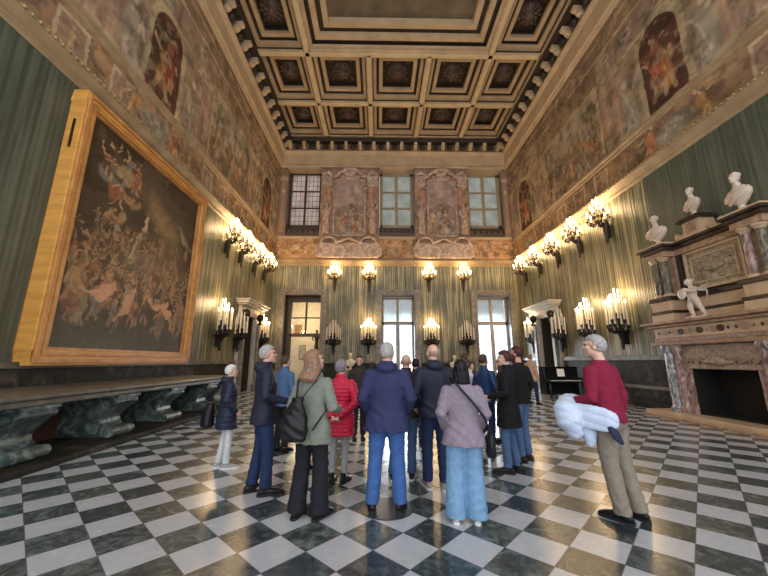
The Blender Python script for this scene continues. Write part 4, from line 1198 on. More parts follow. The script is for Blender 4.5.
    mb = MB(); B(mb, .08, .68, -.35 + PO, .35 + PO, 5.44, 5.52); B(mb, .1, .64, -.31 + PO, .31 + PO, 5.52, 5.56); mb.build('pedestal_cap', M['fp_dark'], t, bevel=.02)
    for e in (-1, 1):
        mb = MB(); mb.tube([(-.4, PO + e * .3, 5.22), (-.4, PO + e * .40, 5.12), (-.4, PO + e * .52, 5.06), (-.4, PO + e * .62, 5.08), (-.4, PO + e * .64, 5.16), (-.4, PO + e * .6, 5.2)], [(.05, .12)] * 6, 8, 'round')
        mb.build('attic_scroll', M['fp_beige'], t, True)
    # far end: side brackets of the mantel
    return t
fireplace()

def bust(name, label, loc, rz, mat, h=.85, head_turn=0, group=None, cut='drape'):
    t = thing(name, label, 'bust', loc, rz, group)
    s = h / .85
    mb = MB()
    # socle
    mb.lathe([(0, 0), (.15, 0), (.15, .04), (.10, .06), (.06, .10), (.055, .16), (.09, .2), (.0, .22)], (0, 0, 0), 18)
    so = mb.build('socle', mat, t, 'auto')
    mb = MB()
    mb.loftz([(.17, 0, 0, .07, .06), (.24, 0, -.01, .16, .09), (.36, 0, -.01, .26, .12), (.44, 0, 0, .275, .125), (.50, 0, 0, .22, .11), (.54, 0, 0, .12, .08), (.58, 0, .0, .07, .07), (.66, 0, .01, .06, .065)], 20)
    mb.tube([(-.25, .02, .46), (-.05, .12, .30), (.12, .1, .22)], .035, 8, 'round')
    mb.tube([(-.2, .05, .5), (.0, .13, .36), (.18, .1, .28)], .03, 8, 'round')
    mb.tube([(.2, -.02, .5), (.24, .05, .4), (.2, .09, .3)], .04, 8, 'round')
    hc = Vector((0, .02, .76))
    er = Euler((0, 0, head_turn))
    def E(c, r): 
        c = er.to_matrix() @ Vector(c) + hc
        mb.ell(c, r, (0, 0, head_turn))
    E((0, -.01, .02), (.082, .10, .10)); E((0, .02, -.05), (.062, .075, .075)); E((0, .10, -.01), (.016, .022, .035)); E((0, .085, -.055), (.025, .014, .012)); E((0, .075, .03), (.06, .025, .014)); E((0, .065, -.1), (.025, .025, .022))
    for k in range(16):
        a = k * 2.4; q = k / 16
        E((.075 * math.cos(a) * (1 - q * .4), -.03 + .085 * math.sin(a) * (1 - q * .4), .03 + .085 * q), (.035, .035, .03))
    o = blob(mb, 'bust_figure', mat, t, .011, 2)
    t.scale = (s, s, s)
    return t
bz = 5.04
bust('marble_bust', 'white marble bust on the far end of the overmantel cornice, nearest the candelabra', (XR - .62, FYC + 1.30, bz), R(100), M['marble_w'], .98, .4, None)
bust('marble_bust', 'white marble bust on the raised middle pedestal of the overmantel', (XR - .38, FYC + .24, 5.56), R(75), M['marble_w'], .86, .5)
bust('marble_bust', 'largest draped marble bust, at the right end of the overmantel cornice', (XR - .62, FYC - 1.16, bz), R(80), M['marble_w'], 1.0, .3)

def putto(label, loc, rz, mat, h=.9, wings=True):
    t = thing('cherub_statue', label, 'statue', loc, rz)
    s = h / .9
    mb = MB()
    hip, kl, kr = (0, 0, .42), (.07, .04, .24), (-.10, -.02, .24)
    mb.tube([(.05, 0, .40), kl, (.06, .0, .05)], [.068, .052, .035], 10, 'round')
    mb.tube([(-.05, 0, .40), kr, (-.15, -.06, .06)], [.068, .052, .035], 10, 'round')
    mb.ell((.07, .04, .035), (.03, .06, .028)); mb.ell((-.15, -.02, .035), (.03, .06, .028))
    mb.tube([(0, 0, .40), (0, .02, .5), (-.01, 0, .62)], [(.095, .08), (.09, .085), (.10, .07)], 12, 'round')
    mb.tube([(0, 0, .62), (.01, .01, .74)], [.05, .04], 8, 'round')
    mb.ell((.02, .02, .79), (.075, .08, .085))
    for k in range(9): 
        a = k * 2.1; mb.ell((.02 + .05 * math.cos(a), .0 + .05 * math.sin(a), .84), (.03, .03, .025))
    mb.ell((.02, .10, .775), (.012, .015, .018))
    mb.tube([(.1, 0, .63), (.17, .06, .54), (.12, .16, .56)], [.042, .034, .024], 8, 'round')
    mb.tube([(-.1, 0, .63), (-.15, .1, .56), (-.05, .18, .60)], [.042, .034, .024], 8, 'round')
    for i in range(4):
        mb.tube([(.12 + .008 * i, .16, .56 + .012 * i), (.10 + .01 * i, .21, .57 + .012 * i)], [.010, .008], 6, 'round')
        mb.tube([(-.05 - .008 * i, .18, .60 + .012 * i), (-.03, .23, .61 + .012 * i)], [.010, .008], 6, 'round')
    # pillow or shield carried in front
    mb.ell((.04, .2, .52), (.1, .035, .12))
    blob(mb, 'cherub_body', mat, t, .008, 2)
    if wings:
        for e in (-1, 1):
            w = MB()
            for i in range(5):
                w.tube([(e * .05, -.06, .60), (e * (.16 + .02 * i), -.10, .68 - .03 * i), (e * (.26 - .02 * i), -.12, .70 - .07 * i)], [(.02, .02), (.03, .012), (.012, .006)], 6, 'round')
            w.build('wing', mat, t, True)
    MB().lathe([(0, -.0), (.2, -.0), (.2, .02), (0, .02)], (0, 0, 0), 16).build('statue_base', mat, t)
    t.scale = (s, s, s)
putto('marble winged cherub standing in the middle of the mantel shelf', (XR - .86, FYC + .28, 2.68), R(90), M['marble_w'], 1.12)
putto('slim marble cherub at the far edge of the overmantel beside the columns', (XR - .35, FYC + 1.86, 2.68 + .02), R(100), M['marble_w'], 1.15, False)

# ------------------------------------------------------------ busts on pedestals along the far wall
for x, z, lab, hd in ((-1.72, 1.0, 'cream marble bust on a grey pedestal between the left and middle tall windows', .2),
                  (4.75, .85, 'cream marble bust on a grey pedestal between the middle and right tall windows', -.3)):
    p = thing('bust_pedestal', 'grey marble pedestal under the cream bust between the ' + ('left and middle' if x < 0 else 'middle and right') + ' tall windows', 'pedestal', (x, YB - .75, 0))
    mb = MB(); mb.box(-.28, .28, -.28, .28, 0, .12); mb.box(-.24, .24, -.24, .24, z - .1, z - .03); mb.box(-.27, .27, -.27, .27, z - .03, z)
    mb.build('pedestal_moulding', M['dado_cap'], p, bevel=.01)
    MB().box(-.21, .21, -.21, .21, .12, z - .1).build('pedestal_shaft', M['reveal'], p, bevel=.01)
    bust('marble_bust', lab, (x, YB - .75, z), R(180), M['marble_y'], 1.0, hd)
# pale shelf tables under the unlit candles on the far wall
for x0, x1, lab in ((-3.3, -.35, 'left'), (2.85, 6.1, 'right')):
    pass

# ------------------------------------------------------------ wall lights
def facing(wall):                       # rotation that turns local +y towards the room
    return {'back': R(180), 'left': R(-90), 'right': R(90)}[wall]
def upper_sconce():
    t = thing('wall_sconce', 'x', 'wall light', (0, 0, 0))
    mb = MB()                                           # carved bracket: half-round tapering down
    mb.lathe([(.0, -.85), (.04, -.83), (.06, -.7), (.045, -.6), (.08, -.42), (.10, -.3), (.09, -.2), (.14, -.1), (.15, 0), (0, .02)], (0, .16, 0), 14)
    mb.box(-.07, .07, 0, .16, -.6, -.1)
    mb.build('bracket', M['bronze'], t, 'auto')
    mb = MB()
    mb.lathe([(.0, 0), (.06, .0), (.05, .1), (.09, .16), (.05, .22), (.03, .4), (.045, .46), (.02, .5), (.02, .7), (0, .72)], (0, .42, 0), 12)
    mb.tube([(0, .2, -.05), (0, .34, -.12), (0, .42, 0)], .05, 8, 'round')
    mb.build('stem', M['bronze'], t, 'auto')
    arm_me = None
    tips = []
    for tier, (n, r, z, h) in enumerate(((9, .44, .12, .0), (6, .27, .42, .0), (3, .13, .68, .0))):
        for k in range(n):
            a = PI * 2 * k / n + tier * .3
            x, y = r * math.cos(a), .42 + r * .85 * math.sin(a)
            if y < .08: y = .08
            tips.append((x, y, z + .14))
            if tier < 2:
                mb = MB(); x0, y0 = .03 * math.cos(a), .42 + .03 * math.sin(a)
                mb.tube([(x0, y0, z - .02), (x0 + (x - x0) * .5, y0 + (y - y0) * .5, z - .14), (x0 + (x - x0) * .9, y0 + (y - y0) * .9, z - .06), (x, y, z + .06)], [.022, .02, .016, .014], 6, 'round')
                mb.lathe([(0, .05), (.055, .07), (.06, .1), (.03, .12), (0, .12)], (x, y, z), 8)
                mb.ell((x * .75, .42 + (y - .42) * .75, z - .1), (.05, .05, .05), n=8, k=5)
                mb.build('arm', M['bronze'], t, True)
    mb = MB(); mb.tube([(0, 0, 0), (0, 0, .14)], [.02, .018], 8); mb.ell((0, 0, .14), (.022, .022, .02), n=8, k=4)
    c0 = mb.build('candle', M['candle'], t, 'auto')
    mb = MB(); mb.lathe([(0, .155), (.024, .175), (.032, .205), (.022, .25), (.004, .30), (0, .302)], (0, 0, 0), 8)
    b0 = mb.build('bulb', M['bulb'], t, True)
    for i, p in enumerate(tips):
        for src in (c0, b0):
            o = src if i == 0 else src.copy()
            if i: C.objects.link(o)
            o.location = p
    return t
US = [('left', 14.85), ('left', 16.4), ('left', 18.3), ('left', 20.0), ('back', -2.92), ('back', -.62), ('back', 3.38), ('back', 5.72),
      ('right', 20.3), ('right', 18.4), ('right', 16.4), ('right', 14.5), ('right', 12.6)]
side_lab = {
    'left': ['upper lit bronze sconce on the left wall, nearest the big gilt frame', 'upper lit bronze sconce on the left wall, second from the gilt frame', 'upper lit bronze sconce on the left wall, third from the gilt frame', 'upper lit bronze sconce on the left wall, nearest the far corner'],
    'back': ['upper lit bronze sconce beside the glass door on the far wall', 'upper lit bronze sconce just left of the middle tall window', 'upper lit bronze sconce just right of the middle tall window', 'upper lit bronze sconce just left of the right tall window'],
    'right': ['upper lit bronze sconce on the right wall, nearest the far corner', 'upper lit bronze sconce on the right wall, second from the far corner', 'upper lit bronze sconce on the right wall, third from the far corner', 'upper lit bronze sconce on the right wall, fourth from the far corner', 'upper lit bronze sconce on the right wall, nearest the fireplace busts']}
def wall_loc(wall, p, z):
    return {'back': (p, YB, z), 'left': (XL, p, z), 'right': (XR, p, z)}[wall]
proto = upper_sconce()
cnt = {'left': 0, 'back': 0, 'right': 0}
for i, (w, p) in enumerate(US):
    o = proto if i == 0 else copy_tree(proto)
    o.location = wall_loc(w, p, 7.0 if w != 'back' else 6.88); o.rotation_euler = (0, 0, facing(w))
    tag(o, side_lab[w][cnt[w]], 'wall light', 'upper bronze sconces'); cnt[w] += 1
for i, (w, p) in enumerate(US):
    o = [x for x in C.objects if x.name.startswith('wall_sconce') and x.type == 'EMPTY'][i]
    lamp('sconce_light', (0, .50, .55), 92, parent=o, radius=.22)

def candelabrum(lit):
    t = thing('candle_sconce', 'x', 'candelabra', (0, 0, 0))
    mb = MB()
    mb.lathe([(.0, -.75), (.04, -.72), (.07, -.55), (.05, -.45), (.10, -.25), (.16, -.1), (.1, 0)], (0, .2, 0), 12)
    mb.box(-.09, .09, 0, .2, -.55, -.05)
    mb.build('bracket', M['iron'], t, 'auto')
    spots = []
    for k, (r, n, z) in enumerate(((.48, 7, 0.0), (.30, 5, .22), (.13, 3, .44))):
        for j in range(n):
            a = PI * (j + .5) / n if n > 1 else PI / 2
            spots.append((r * math.cos(a), .12 + r * .95 * math.sin(a), z + .10 * math.sin(a)))
    mb = MB()
    for i, (x, y, z) in enumerate(spots):
        m2 = MB()
        m2.tube([(0, .22, -.12), (x * .5, .2 + (y - .2) * .5, -.16 + z * .5), (x * .95, y, -.1 + z), (x, y, z)], [.03, .024, .02, .02], 6, 'round')
        m2.lathe([(0, -.02), (.05, 0), (.065, .05), (.05, .10), (.0, .10)], (x, y, z), 8)
        if i % 2 == 0: m2.ell((x * .8, .2 + (y - .2) * .8, z - .08), (.07, .07, .07), n=8, k=5)
        m2.build('arm', M['iron'], t, 'auto')
    mb.tube([(0, .2, -.15), (0, .2, .55)], .03, 8, 'round'); mb.lathe([(.0, -.14), (.2, -.12), (.3, -.06), (.2, -.03), (0, -.03)], (0, .24, 0), 14)
    mb.build('stem', M['iron'], t, 'auto')
    mb = MB(); mb.tube([(0, 0, .08), (0, 0, .92)], [.026, .022], 8)
    c0 = mb.build('candle', M['candle'] if lit else M['candle_old'], t, 'auto')
    srcs = [c0]
    if lit:
        mb = MB(); mb.lathe([(0, .92), (.018, .94), (.026, .97), (.018, 1.01), (.003, 1.06), (0, 1.062)], (0, 0, 0), 8)
        srcs.append(mb.build('bulb', M['flame'], t, True))
    for i, p in enumerate(spots):
        for src in srcs:
            o = src if i == 0 else src.copy()
            if i: C.objects.link(o)
            o.location = p
    return t
LS = [('left', 14.9, 1, 'lit tall-candle sconce on the left wall, nearest the big painting'),
      ('left', 16.75, 0, 'unlit tall-candle sconce on the left wall before the side door'),
      ('left', 20.1, 1, 'lit tall-candle sconce on the left wall beyond the side door, by the far corner'),
      ('back', -2.9, 0, 'unlit tall-candle sconce just right of the glass door on the far wall'),
      ('back', -.64, 1, 'lit tall-candle sconce just left of the middle tall window'),
      ('back', 3.45, 1, 'lit tall-candle sconce just right of the middle tall window'),
      ('back', 5.75, 0, 'unlit tall-candle sconce just left of the right tall window'),
      ('right', 19.9, 1, 'lit tall-candle sconce on the right wall in the far corner beyond the door'),
      ('right', 16.75, 0, 'unlit tall-candle sconce on the right wall in front of the door pediment'),
      ('right', 14.5, 1, 'lit tall-candle sconce on the right wall between the unlit candles and the nearest cluster'),
      ('right', 12.55, 1, 'lit tall-candle sconce on the right wall nearest the fireplace')]
pl, pu = candelabrum(True), candelabrum(False)
first = {0: True, 1: True}
LO = []
for w, p, lit, lab in LS:
    src = pl if lit else pu
    o = src if first[lit] else copy_tree(src)
    first[lit] = False
    o.location = wall_loc(w, p, 2.72 if w != 'back' else 2.72); o.rotation_euler = (0, 0, facing(w))
    tag(o, lab, 'candelabra', 'lower candle sconces'); LO.append((o, lit))
for o, lit in LO:
    if lit: lamp('sconce_light', (0, .5, 1.35), 66, parent=o, radius=.2)

# ------------------------------------------------------------ piano, sheet music
def piano():
    t = thing('upright_piano', 'small black upright piano by the right wall near the side door', 'piano', (8.05, 15.0, 0))
    w = .75
    mb = MB(); mb.box(-w, w, .1, .62, .12, 1.28); mb.build('piano_case', M['piano'], t, bevel=.02)
    mb = MB(); mb.box(-w - .02, w + .02, .04, .66, 1.28, 1.32); mb.build('piano_lid', M['piano'], t, bevel=.01)
    mb = MB(); mb.box(-w, w, -.32, .12, .64, .72); mb.box(-w, -w + .07, -.30, .12, .72, .86); mb.box(w - .07, w, -.30, .12, .72, .86); mb.build('key_bed', M['piano'], t, bevel=.01)
    k = MB()
    n = 36; x0 = -w + .08; kw = (2 * w - .16) / n
    for i in range(n): k.box(x0 + i * kw + .001, x0 + (i + 1) * kw - .001, -.27, .08, .72, .745)
    ks = k.build('white_keys', M['ivory'], t)
    k = MB()
    for i in range(n):
        if i % 7 not in (2, 6): k.box(x0 + (i + .72) * kw, x0 + (i + 1.28) * kw, -.16, .08, .745, .765)
    k.build('black_keys', M['piano'], t)
    for e in (-1, 1):
        mb = MB(); mb.loftz([(0, e * (w - .06), -.25, .035, .035), (.06, e * (w - .06), -.25, .045, .045), (.3, e * (w - .06), -.25, .03, .03), (.64, e * (w - .06), -.25, .05, .05)], 10); mb.build('leg', M['piano'], t, True)
    MB().box(-.35, .35, .02, .1, .86, .9).box(-.35, .35, .05, .08, .9, 1.12).build('music_stand', M['piano'], t)
    for i in range(2): MB().box(-.06 + i * .12, -.02 + i * .12, -.08, .1, .04, .06).build('pedal', M['gild'], t)
    s = MB(); s.add([(-.16, .0, .90), (.16, .0, .90), (.16, .04, 1.22), (-.16, .04, 1.22), (-.16, .008, .90), (.16, .008, .90), (.16, .048, 1.22), (-.16, .048, 1.22)], [(0, 1, 2, 3), (7, 6, 5, 4), (0, 4, 5, 1), (1, 5, 6, 2), (2, 6, 7, 3), (3, 7, 4, 0)])
    o = s.build('sheet_music', M['paper']); o.location = (8.0, 15.0, 0)
    tag(o, 'white sheet of music standing on the black piano', 'sheet music')
piano()
# dark round plate let into the floor under the navy coat
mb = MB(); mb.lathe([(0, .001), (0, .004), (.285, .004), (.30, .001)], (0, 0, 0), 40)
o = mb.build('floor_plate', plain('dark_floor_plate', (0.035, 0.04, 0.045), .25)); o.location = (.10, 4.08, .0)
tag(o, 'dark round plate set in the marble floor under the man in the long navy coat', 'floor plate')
# ------------------------------------------------------------ people
SKINS = {}
def skin_mat(c):
    if c not in SKINS:
        SKINS[c] = plain('skin', c, .5, 0, .06, 30)
    return SKINS[c]
FAB = {}
def cloth(name, c, rough=.85, var=.12, scale=25, bstr=.25, bdist=.01, spec=.25):
    if name not in FAB: FAB[name] = plain(name, c, rough, 0, var, scale, bstr, bdist, spec)
    return FAB[name]

def shearer(lean):
    def f(co):
        z = np.clip(co[:, 2], 0, 3)
        co[:, 0] += lean[0] * z; co[:, 1] += lean[1] * z
        return co
    return f

def person(label, loc, heading, H, skin, top, legs, shoes, hair, arms=('down', 'down'), head=(0, 0), stance=None,
           male=True, lean=(0, 0), fine=True, build=1.0, face_dark=False, seed=0, boots=False):
    """heading: degrees clockwise from 'walking away from the camera'; local +y is forward, +x the person's right.
    top: dict(mat, hem, flare, puff, quilt, sleeves, hood, collar); legs: dict(mat, w_thigh, w_knee, w_hem, hem)"""
    rr = random.Random(seed)
    t = thing('person', label, 'person', (loc[0], loc[1], 0), R(-heading))
    s = H / 1.75
    bw = build * (1.0 if male else .92)
    sh = (.175 if male else .155) * build
    stance = stance or [(-.09, 0.0, 0), (.09, 0.02, 0)]
    shear = shearer(lean)
    vx = (.0075 if fine else .013)
    def post(co, no): return shear(co * s)
    # ---- joints
    feet = [Vector((a, b, 0)) for a, b, c in stance]
    ank = [Vector((a, b - .02, .085)) for a, b, c in stance]
    hips = [Vector((-.085 * bw, 0, .92)), Vector((.085 * bw, 0, .92))]
    knee = [(hips[i] + ank[i]) / 2 + Vector((0, .03, .03)) for i in (0, 1)]
    sh2 = sh * .93
    shou = [Vector((-sh2, -.01, 1.395)), Vector((sh2, -.01, 1.395))]
    P = {'down': ((.06, -.04, 1.13), (.05, .03, .88)), 'clasp': ((.085, -.05, 1.14), (-.13, .22, 1.04)), 'pocket': ((.085, -.06, 1.14), (.035, .11, .96)),
         'behind': ((.11, -.12, 1.15), (-.10, -.20, .97)), 'up': ((.05, .12, 1.20), (-.05, .28, 1.42)), 'hold': ((.10, -.03, 1.13), (.05, .22, 1.08)),
         'crossed': ((.08, .0, 1.14), (-.24, .22, 1.15)), 'bag': ((.09, -.06, 1.14), (.02, .12, 1.12))}
    elb, wri = [], []
    for i in (0, 1):
        sg = -1 if i == 0 else 1
        e, w = P[arms[i]]
        elb.append(Vector((sg * (sh + e[0]), e[1], e[2]))); wri.append(Vector((sg * (sh + w[0]), w[1], w[2])))
    # ---- body: one fused surface
    mb = MB()
    hp = Euler((R(head[1]), 0, R(-head[0])))          # head[0] = turn to the right, head[1] = pitch up
    HC = Vector((0, .015, 1.635)); piv = Vector((0, -.02, 1.55))
    def hx(p): return piv + hp.to_matrix() @ (Vector(p) + HC - piv)
    def E(c, r): mb.ell(hx(c), r, (R(head[1]), 0, R(-head[0])), 16, 12)
    E((0, -.015, .022), (.072, .09, .090)); E((0, .018, -.045), (.057, .066, .070)); E((0, .060, -.090), (.024, .022, .022))
    E((0, .076, .030), (.048, .016, .011)); E((0, .088, -.006), (.010, .014, .020)); E((0, .097, -.018), (.014, .014, .012)); E((0, .080, -.052), (.023, .011, .006)); E((0, .079, -.062), (.019, .011, .006))
    for e in (-1, 1):
        E((e * .040, .060, -.02), (.022, .022, .02)); E((e * .074, -.008, -.008), (.011, .019, .030))
    mb.tube([(0, -.02, 1.42), (0, -.02, 1.50), hx((0, -.02, -.07))], [.062 * bw, .056 * bw, .054 * bw], 14, 'round')
    mb.loftz([(.84, 0, 0, .13 * bw, .095), (.95, 0, -.01, .155 * bw, .11), (1.08, 0, 0, .135 * bw, .095), (1.25, 0, 0, .15 * bw, .10), (1.38, 0, -.01, .155 * bw, .095), (1.45, 0, -.02, .10 * bw, .07), (1.48, 0, -.02, .05, .05)], 20)
    for i in (0, 1):
        sg = -1 if i == 0 else 1
        mb.tube([hips[i], knee[i], ank[i] + Vector((0, 0, -.02))], [.078 * bw, .052, .036], 14, 'round')
        mb.ell((feet[i].x, feet[i].y + .05, .045), (.036, .105, .032))
        mb.tube([shou[i], elb[i], wri[i]], [.052 * bw, .038, .026], 12, 'round')
        # hand: palm, four unequal curled fingers, thumb off the side
        d = (wri[i] - elb[i]).normalized()
        if arms[i] == 'pocket': d = (d + Vector((-sg * .1, .3, -.4))).normalized()
        side = Vector((-sg, 0, 0)); side = (side - d * side.dot(d)).normalized()       # towards the body: palm side
        fw = d.cross(side).normalized()
        if fw.y < 0 and abs(d.z) > .4: fw = -fw
        pc = wri[i] + d * .055
        mb.tube([wri[i] + d * .005, wri[i] + d * .03, wri[i] + d * .085], [(.024, .022), (.030, .020), (.034, .018)], 10, 'round')
        for f, (o_, L) in enumerate(((.028, .070), (.010, .080), (-.009, .074), (-.027, .058))):
            b0 = wri[i] + d * .085 + fw * o_
            b1 = b0 + d * L * .5 + side * .008
            b2 = b1 + d * L * .38 + side * .022
            b3 = b2 + d * L * .12 + side * .014
            mb.tube([b0 - d * .02, b0, b1, b2, b3], [.0095, .0098, .009, .008, .0068], 8, 'round')
        tb = wri[i] + d * .03 + fw * .028
        mb.tube([tb, tb + fw * .022 + d * .022, tb + fw * .03 + d * .050 + side * .012], [.012, .0105, .0085], 8, 'round')
    blob(mb, 'body', skin_mat(skin), t, vx, 2, post)
    # eyes
    for e in (-1, 1):
        p = hx((e * .029, .0805, .010))
        q = MB(); q.ell(p, (.011, .008, .0075), (R(head[1]), 0, R(-head[0])), 10, 6)
        o = q.build('eye', cloth('eye_dark', (0.03, 0.022, 0.018), .2, 0, 5, 0), t, True)
        co = np.array([v.co for v in o.data.vertices]); co = shear(co * s); o.data.vertices.foreach_set('co', co.astype(np.float32).ravel())
    # ---- hair
    def hairfn(style):
        q = MB(); n, k = 40, 26
        vs = []; fs = []
        for a_ in range(k + 1):
            ph = PI * a_ / k
            for b_ in range(n):
                th = 2 * PI * b_ / n
                d = Vector((math.sin(ph) * math.cos(th), math.sin(ph) * math.sin(th), math.cos(ph)))
                base = Vector((d.x * .078, d.y * .095 - .017, d.z * .097 + .026))
                g = 1.10 + .035 * math.sin(9 * th + 3 * d.z * 7 + seed) * math.sin(ph) + rr.uniform(-.012, .012)
                z = base.z
                face = d.y > .12 and z < .062 - .25 * max(0, .35 - d.y)
                low = z < (-.045 if style in ('short', 'curly') else -.03) 
                if style == 'curly': g += .10 + rr.uniform(-.04, .04)
                if style == 'fringe':
                    if z > .030 or d.y > .15: g = .80
                    else: g = 1.0
                if style == 'bob': g += .06
                if face or low: g = .80
                if abs(d.x) > .85 and z < .0 and style in ('short', 'fringe') and d.y > -.3: g = .8
                vs.append(hx(Vector((base.x * g, (base.y + .017) * g - .017, (base.z - .026) * g + .026))))
        for a_ in range(k):
            for b_ in range(n):
                fs.append((a_ * n + b_, a_ * n + (b_ + 1) % n, (a_ + 1) * n + (b_ + 1) % n, (a_ + 1) * n + b_))
        q.add(vs, fs)
        return q
    if hair:
        style, hm = hair
        q = hairfn('bob' if style in ('bob', 'long', 'tied') else style)
        if style == 'bob':
            ring = lambda z, rx, ry, cy: (lambda c: (c.z, c.x, c.y, rx, ry))(hx((0, cy, z)))
            q.loftz([ring(-.17, .100, .062, -.055), ring(-.14, .108, .072, -.05), ring(-.05, .100, .080, -.045), ring(.03, .09, .085, -.035), ring(.09, .06, .06, -.02)][::1], 18)
        if style == 'long':
            q.loftz([(1.40, 0.01, -.115, .09, .05), (1.44, .0, -.13, .115, .07), (1.50, 0, -.10, .12, .08)] + [(lambda c, rx, ry: (c.z, c.x, c.y, rx, ry))(hx((0, cy, z)), rx, ry) for z, rx, ry, cy in ((-.08, .108, .078, -.055), (.0, .098, .085, -.045), (.07, .07, .07, -.03))], 18)
        if style == 'tied':
            c = hx((0, -.13, .02)); q.ell(c, (.045, .05, .05)); c2 = hx((0, -.15, -.07)); q.tube([c, c2], [.035, .02], 8, 'round')
        hb = blob(q, 'hair', hm, t, .0085 if fine else .013, 2, lambda co, no: post(co + no * (np.sin(co[:, :1] * 160 + co[:, 2:3] * 25) * .0022), no))
    # ---- trousers
    L = dict(w_thigh=.092, w_knee=.070, w_hem=.056, hem=.06); L.update(legs)
    q = MB()
    q.loftz([(.83, 0, 0, .145 * bw, .105), (.92, 0, -.012, .172 * bw, .128), (1.0, 0, -.008, .160 * bw, .118), (1.06, 0, 0, .150 * bw, .108)], 20)
    for i in (0, 1):
        a = ank[i].copy(); a.z = L['hem'] + .03
        q.tube([hips[i] + Vector((0, 0, .0)), (hips[i] + knee[i]) / 2, knee[i], (knee[i] + a) / 2, a], [(L['w_thigh'] * bw, L['w_thigh'] * bw * 1.15), ((L['w_thigh'] * .6 + L['w_knee'] * .4) * bw,) * 2, L['w_knee'], (L['w_knee'] + L['w_hem']) / 2, (L['w_hem'], L['w_hem'] * 1.12)], 18, True)
    ph = rr.uniform(0, 6)
    def wr(co, no):
        fz = np.clip((1.0 - co[:, 2:3]), 0, 1)
        am = .25 + .75 * np.sin(co[:, 2:3] * 6.1 + ph + co[:, :1] * 9) ** 2
        d = am * .0042 * np.sin(co[:, 2:3] * 44 + 26 * co[:, 0:1] * np.sign(co[:, 1:2] + .001) + ph + 1.9 * np.sin(co[:, 2:3] * 11 + co[:, 1:2] * 24)) * (0.35 + fz)
        return post(co + no * d, no)
    blob(q, 'trousers', L['mat'], t, .010 if fine else .015, 3, wr)
    # ---- shoes
    for i in (0, 1):
        f = feet[i]; rot = R(-stance[i][2])
        sm, sole = shoes[0], shoes[1]
        r3 = Euler((0, 0, rot)).to_matrix()
        def Q(x, y, z): v = r3 @ Vector((x, y, 0)); return (f.x + v.x, f.y + v.y, z)
        q = MB()
        top_z = .15 if boots else .085
        q.tube([Q(0, -.085, .05), Q(0, -.04, .052), Q(0, .03, .05), Q(0, .10, .042), Q(0, .165, .034), Q(0, .19, .03)], [(.030, .034), (.040, .046), (.043, .044), (.046, .035), (.038, .024), (.022, .016)], 14, 'round')
        q.tube([Q(0, -.03, .05), Q(0, -.035, top_z)], [(.042, .05), (.044, .05)], 14)
        o = blob(q, 'shoe', sm, t, .009, 2, post)
        q = MB()
        out = [(0, -.115), (.03, -.10), (.042, -.05), (.040, .02), (.052, .10), (.044, .17), (.02, .21), (-.01, .212), (-.038, .18), (-.047, .11), (-.038, .02), (-.041, -.05), (-.03, -.10)]
        pts = [Q(a, b, 0)[:2] for a, b in out]
        q.prism(pts, 'z', 0.001, .026)
        so = q.build('sole', sole, o)
        co = np.array([v.co for v in so.data.vertices]); co = shear(co * s); so.data.vertices.foreach_set('co', co.astype(np.float32).ravel())
    # ---- top garment
    T = dict(hem=.82, flare=.02, puff=.0, quilt=0, sleeve=1.0, hood=False, collar=True, name='jacket', wr=.005); T.update(top)
    pf = T['puff']; q = MB()
    hz = T['hem']
    rows = [(hz, 0, -.005, (.182 + T['flare']) * bw + pf, .135 + T['flare'] * .8 + pf)]
    if hz < .86: rows.append((.90, 0, -.005, .182 * bw + T['flare'] * .5 + pf, .135 + pf + T['flare'] * .4))
    rows += [(1.02, 0, 0, .168 * bw + pf, .124 + pf), (1.14, 0, 0, (.166 if male else .150) * bw + pf, .118 + pf), (1.27, 0, 0, .178 * bw + pf, .125 + pf), (1.36, 0, -.005, .188 * bw + pf * .8, .118 + pf * .6), (1.415, 0, -.012, .172 * bw + pf * .5, .100 + pf * .4), (1.455, 0, -.016, .128 * bw, .080), (1.50, 0, -.018, .076, .066)]
    if T['collar']: rows.append((1.55, 0, -.012, .078, .070))
    q.loftz(rows, 26)
    for i in (0, 1):
        d = (wri[i] - elb[i]).normalized()
        q.tube([shou[i] + Vector((0, 0, -.005)), (shou[i] + elb[i]) / 2 + Vector((0, 0, 0)), elb[i], (elb[i] + wri[i]) / 2, wri[i] + d * .005], [.070 * bw + pf * .6, .060 * bw + pf * .6, .054 + pf * .6, .046 + pf * .5, .038 + pf * .4], 16, 'round')
    if T['hood']:
        q.ell((0, -.10, 1.475), (.115, .065, .065)); q.tube([(-.10, -.04, 1.49), (0, -.13, 1.52), (.10, -.04, 1.49)], .035, 10, 'round')
    ph2 = rr.uniform(0, 6)
    def wt(co, no):
        x, y, z = co[:, 0:1], co[:, 1:2], co[:, 2:3]
        amp = .35 + .65 * np.sin(z * 5.3 + x * 7 + ph2 * 1.7) ** 2
        d = amp * T['wr'] * .8 * np.sin(z * 29 + 20 * x + ph2 + 2.2 * np.sin(z * 9 + x * 12 + y * 9)) * np.clip((1.5 - z) * 2, 0, 1)
        d = d + amp * T['wr'] * .35 * np.sin(z * 61 - 34 * np.abs(x) + 2 * np.sin(x * 21 + y * 17 + ph2)) * np.clip(.3 + np.abs(x) * 4, 0, 1)
        d = d + T['wr'] * .8 * np.sin(x * 60 + 3 * np.sin(z * 11 + ph2)) * np.clip((1.15 - z) * 2.5, 0, 1)
        if T['quilt']:
            d = d + .010 * (np.abs(np.sin(z * PI / T['quilt'])) ** .5 - .6)
        return post(co + no * d, no)
    blob(q, T['name'], T['mat'], t, .010 if fine else .015, 3, wt)
    t['scale_h'] = s
    del t['scale_h']
    return t

def on_person(name, label, cat, pt):
    """an empty with the same placement as a person, for what he or she carries"""
    t = thing(name, label, cat, pt.location, 0); t.rotation_euler = pt.rotation_euler
    return t

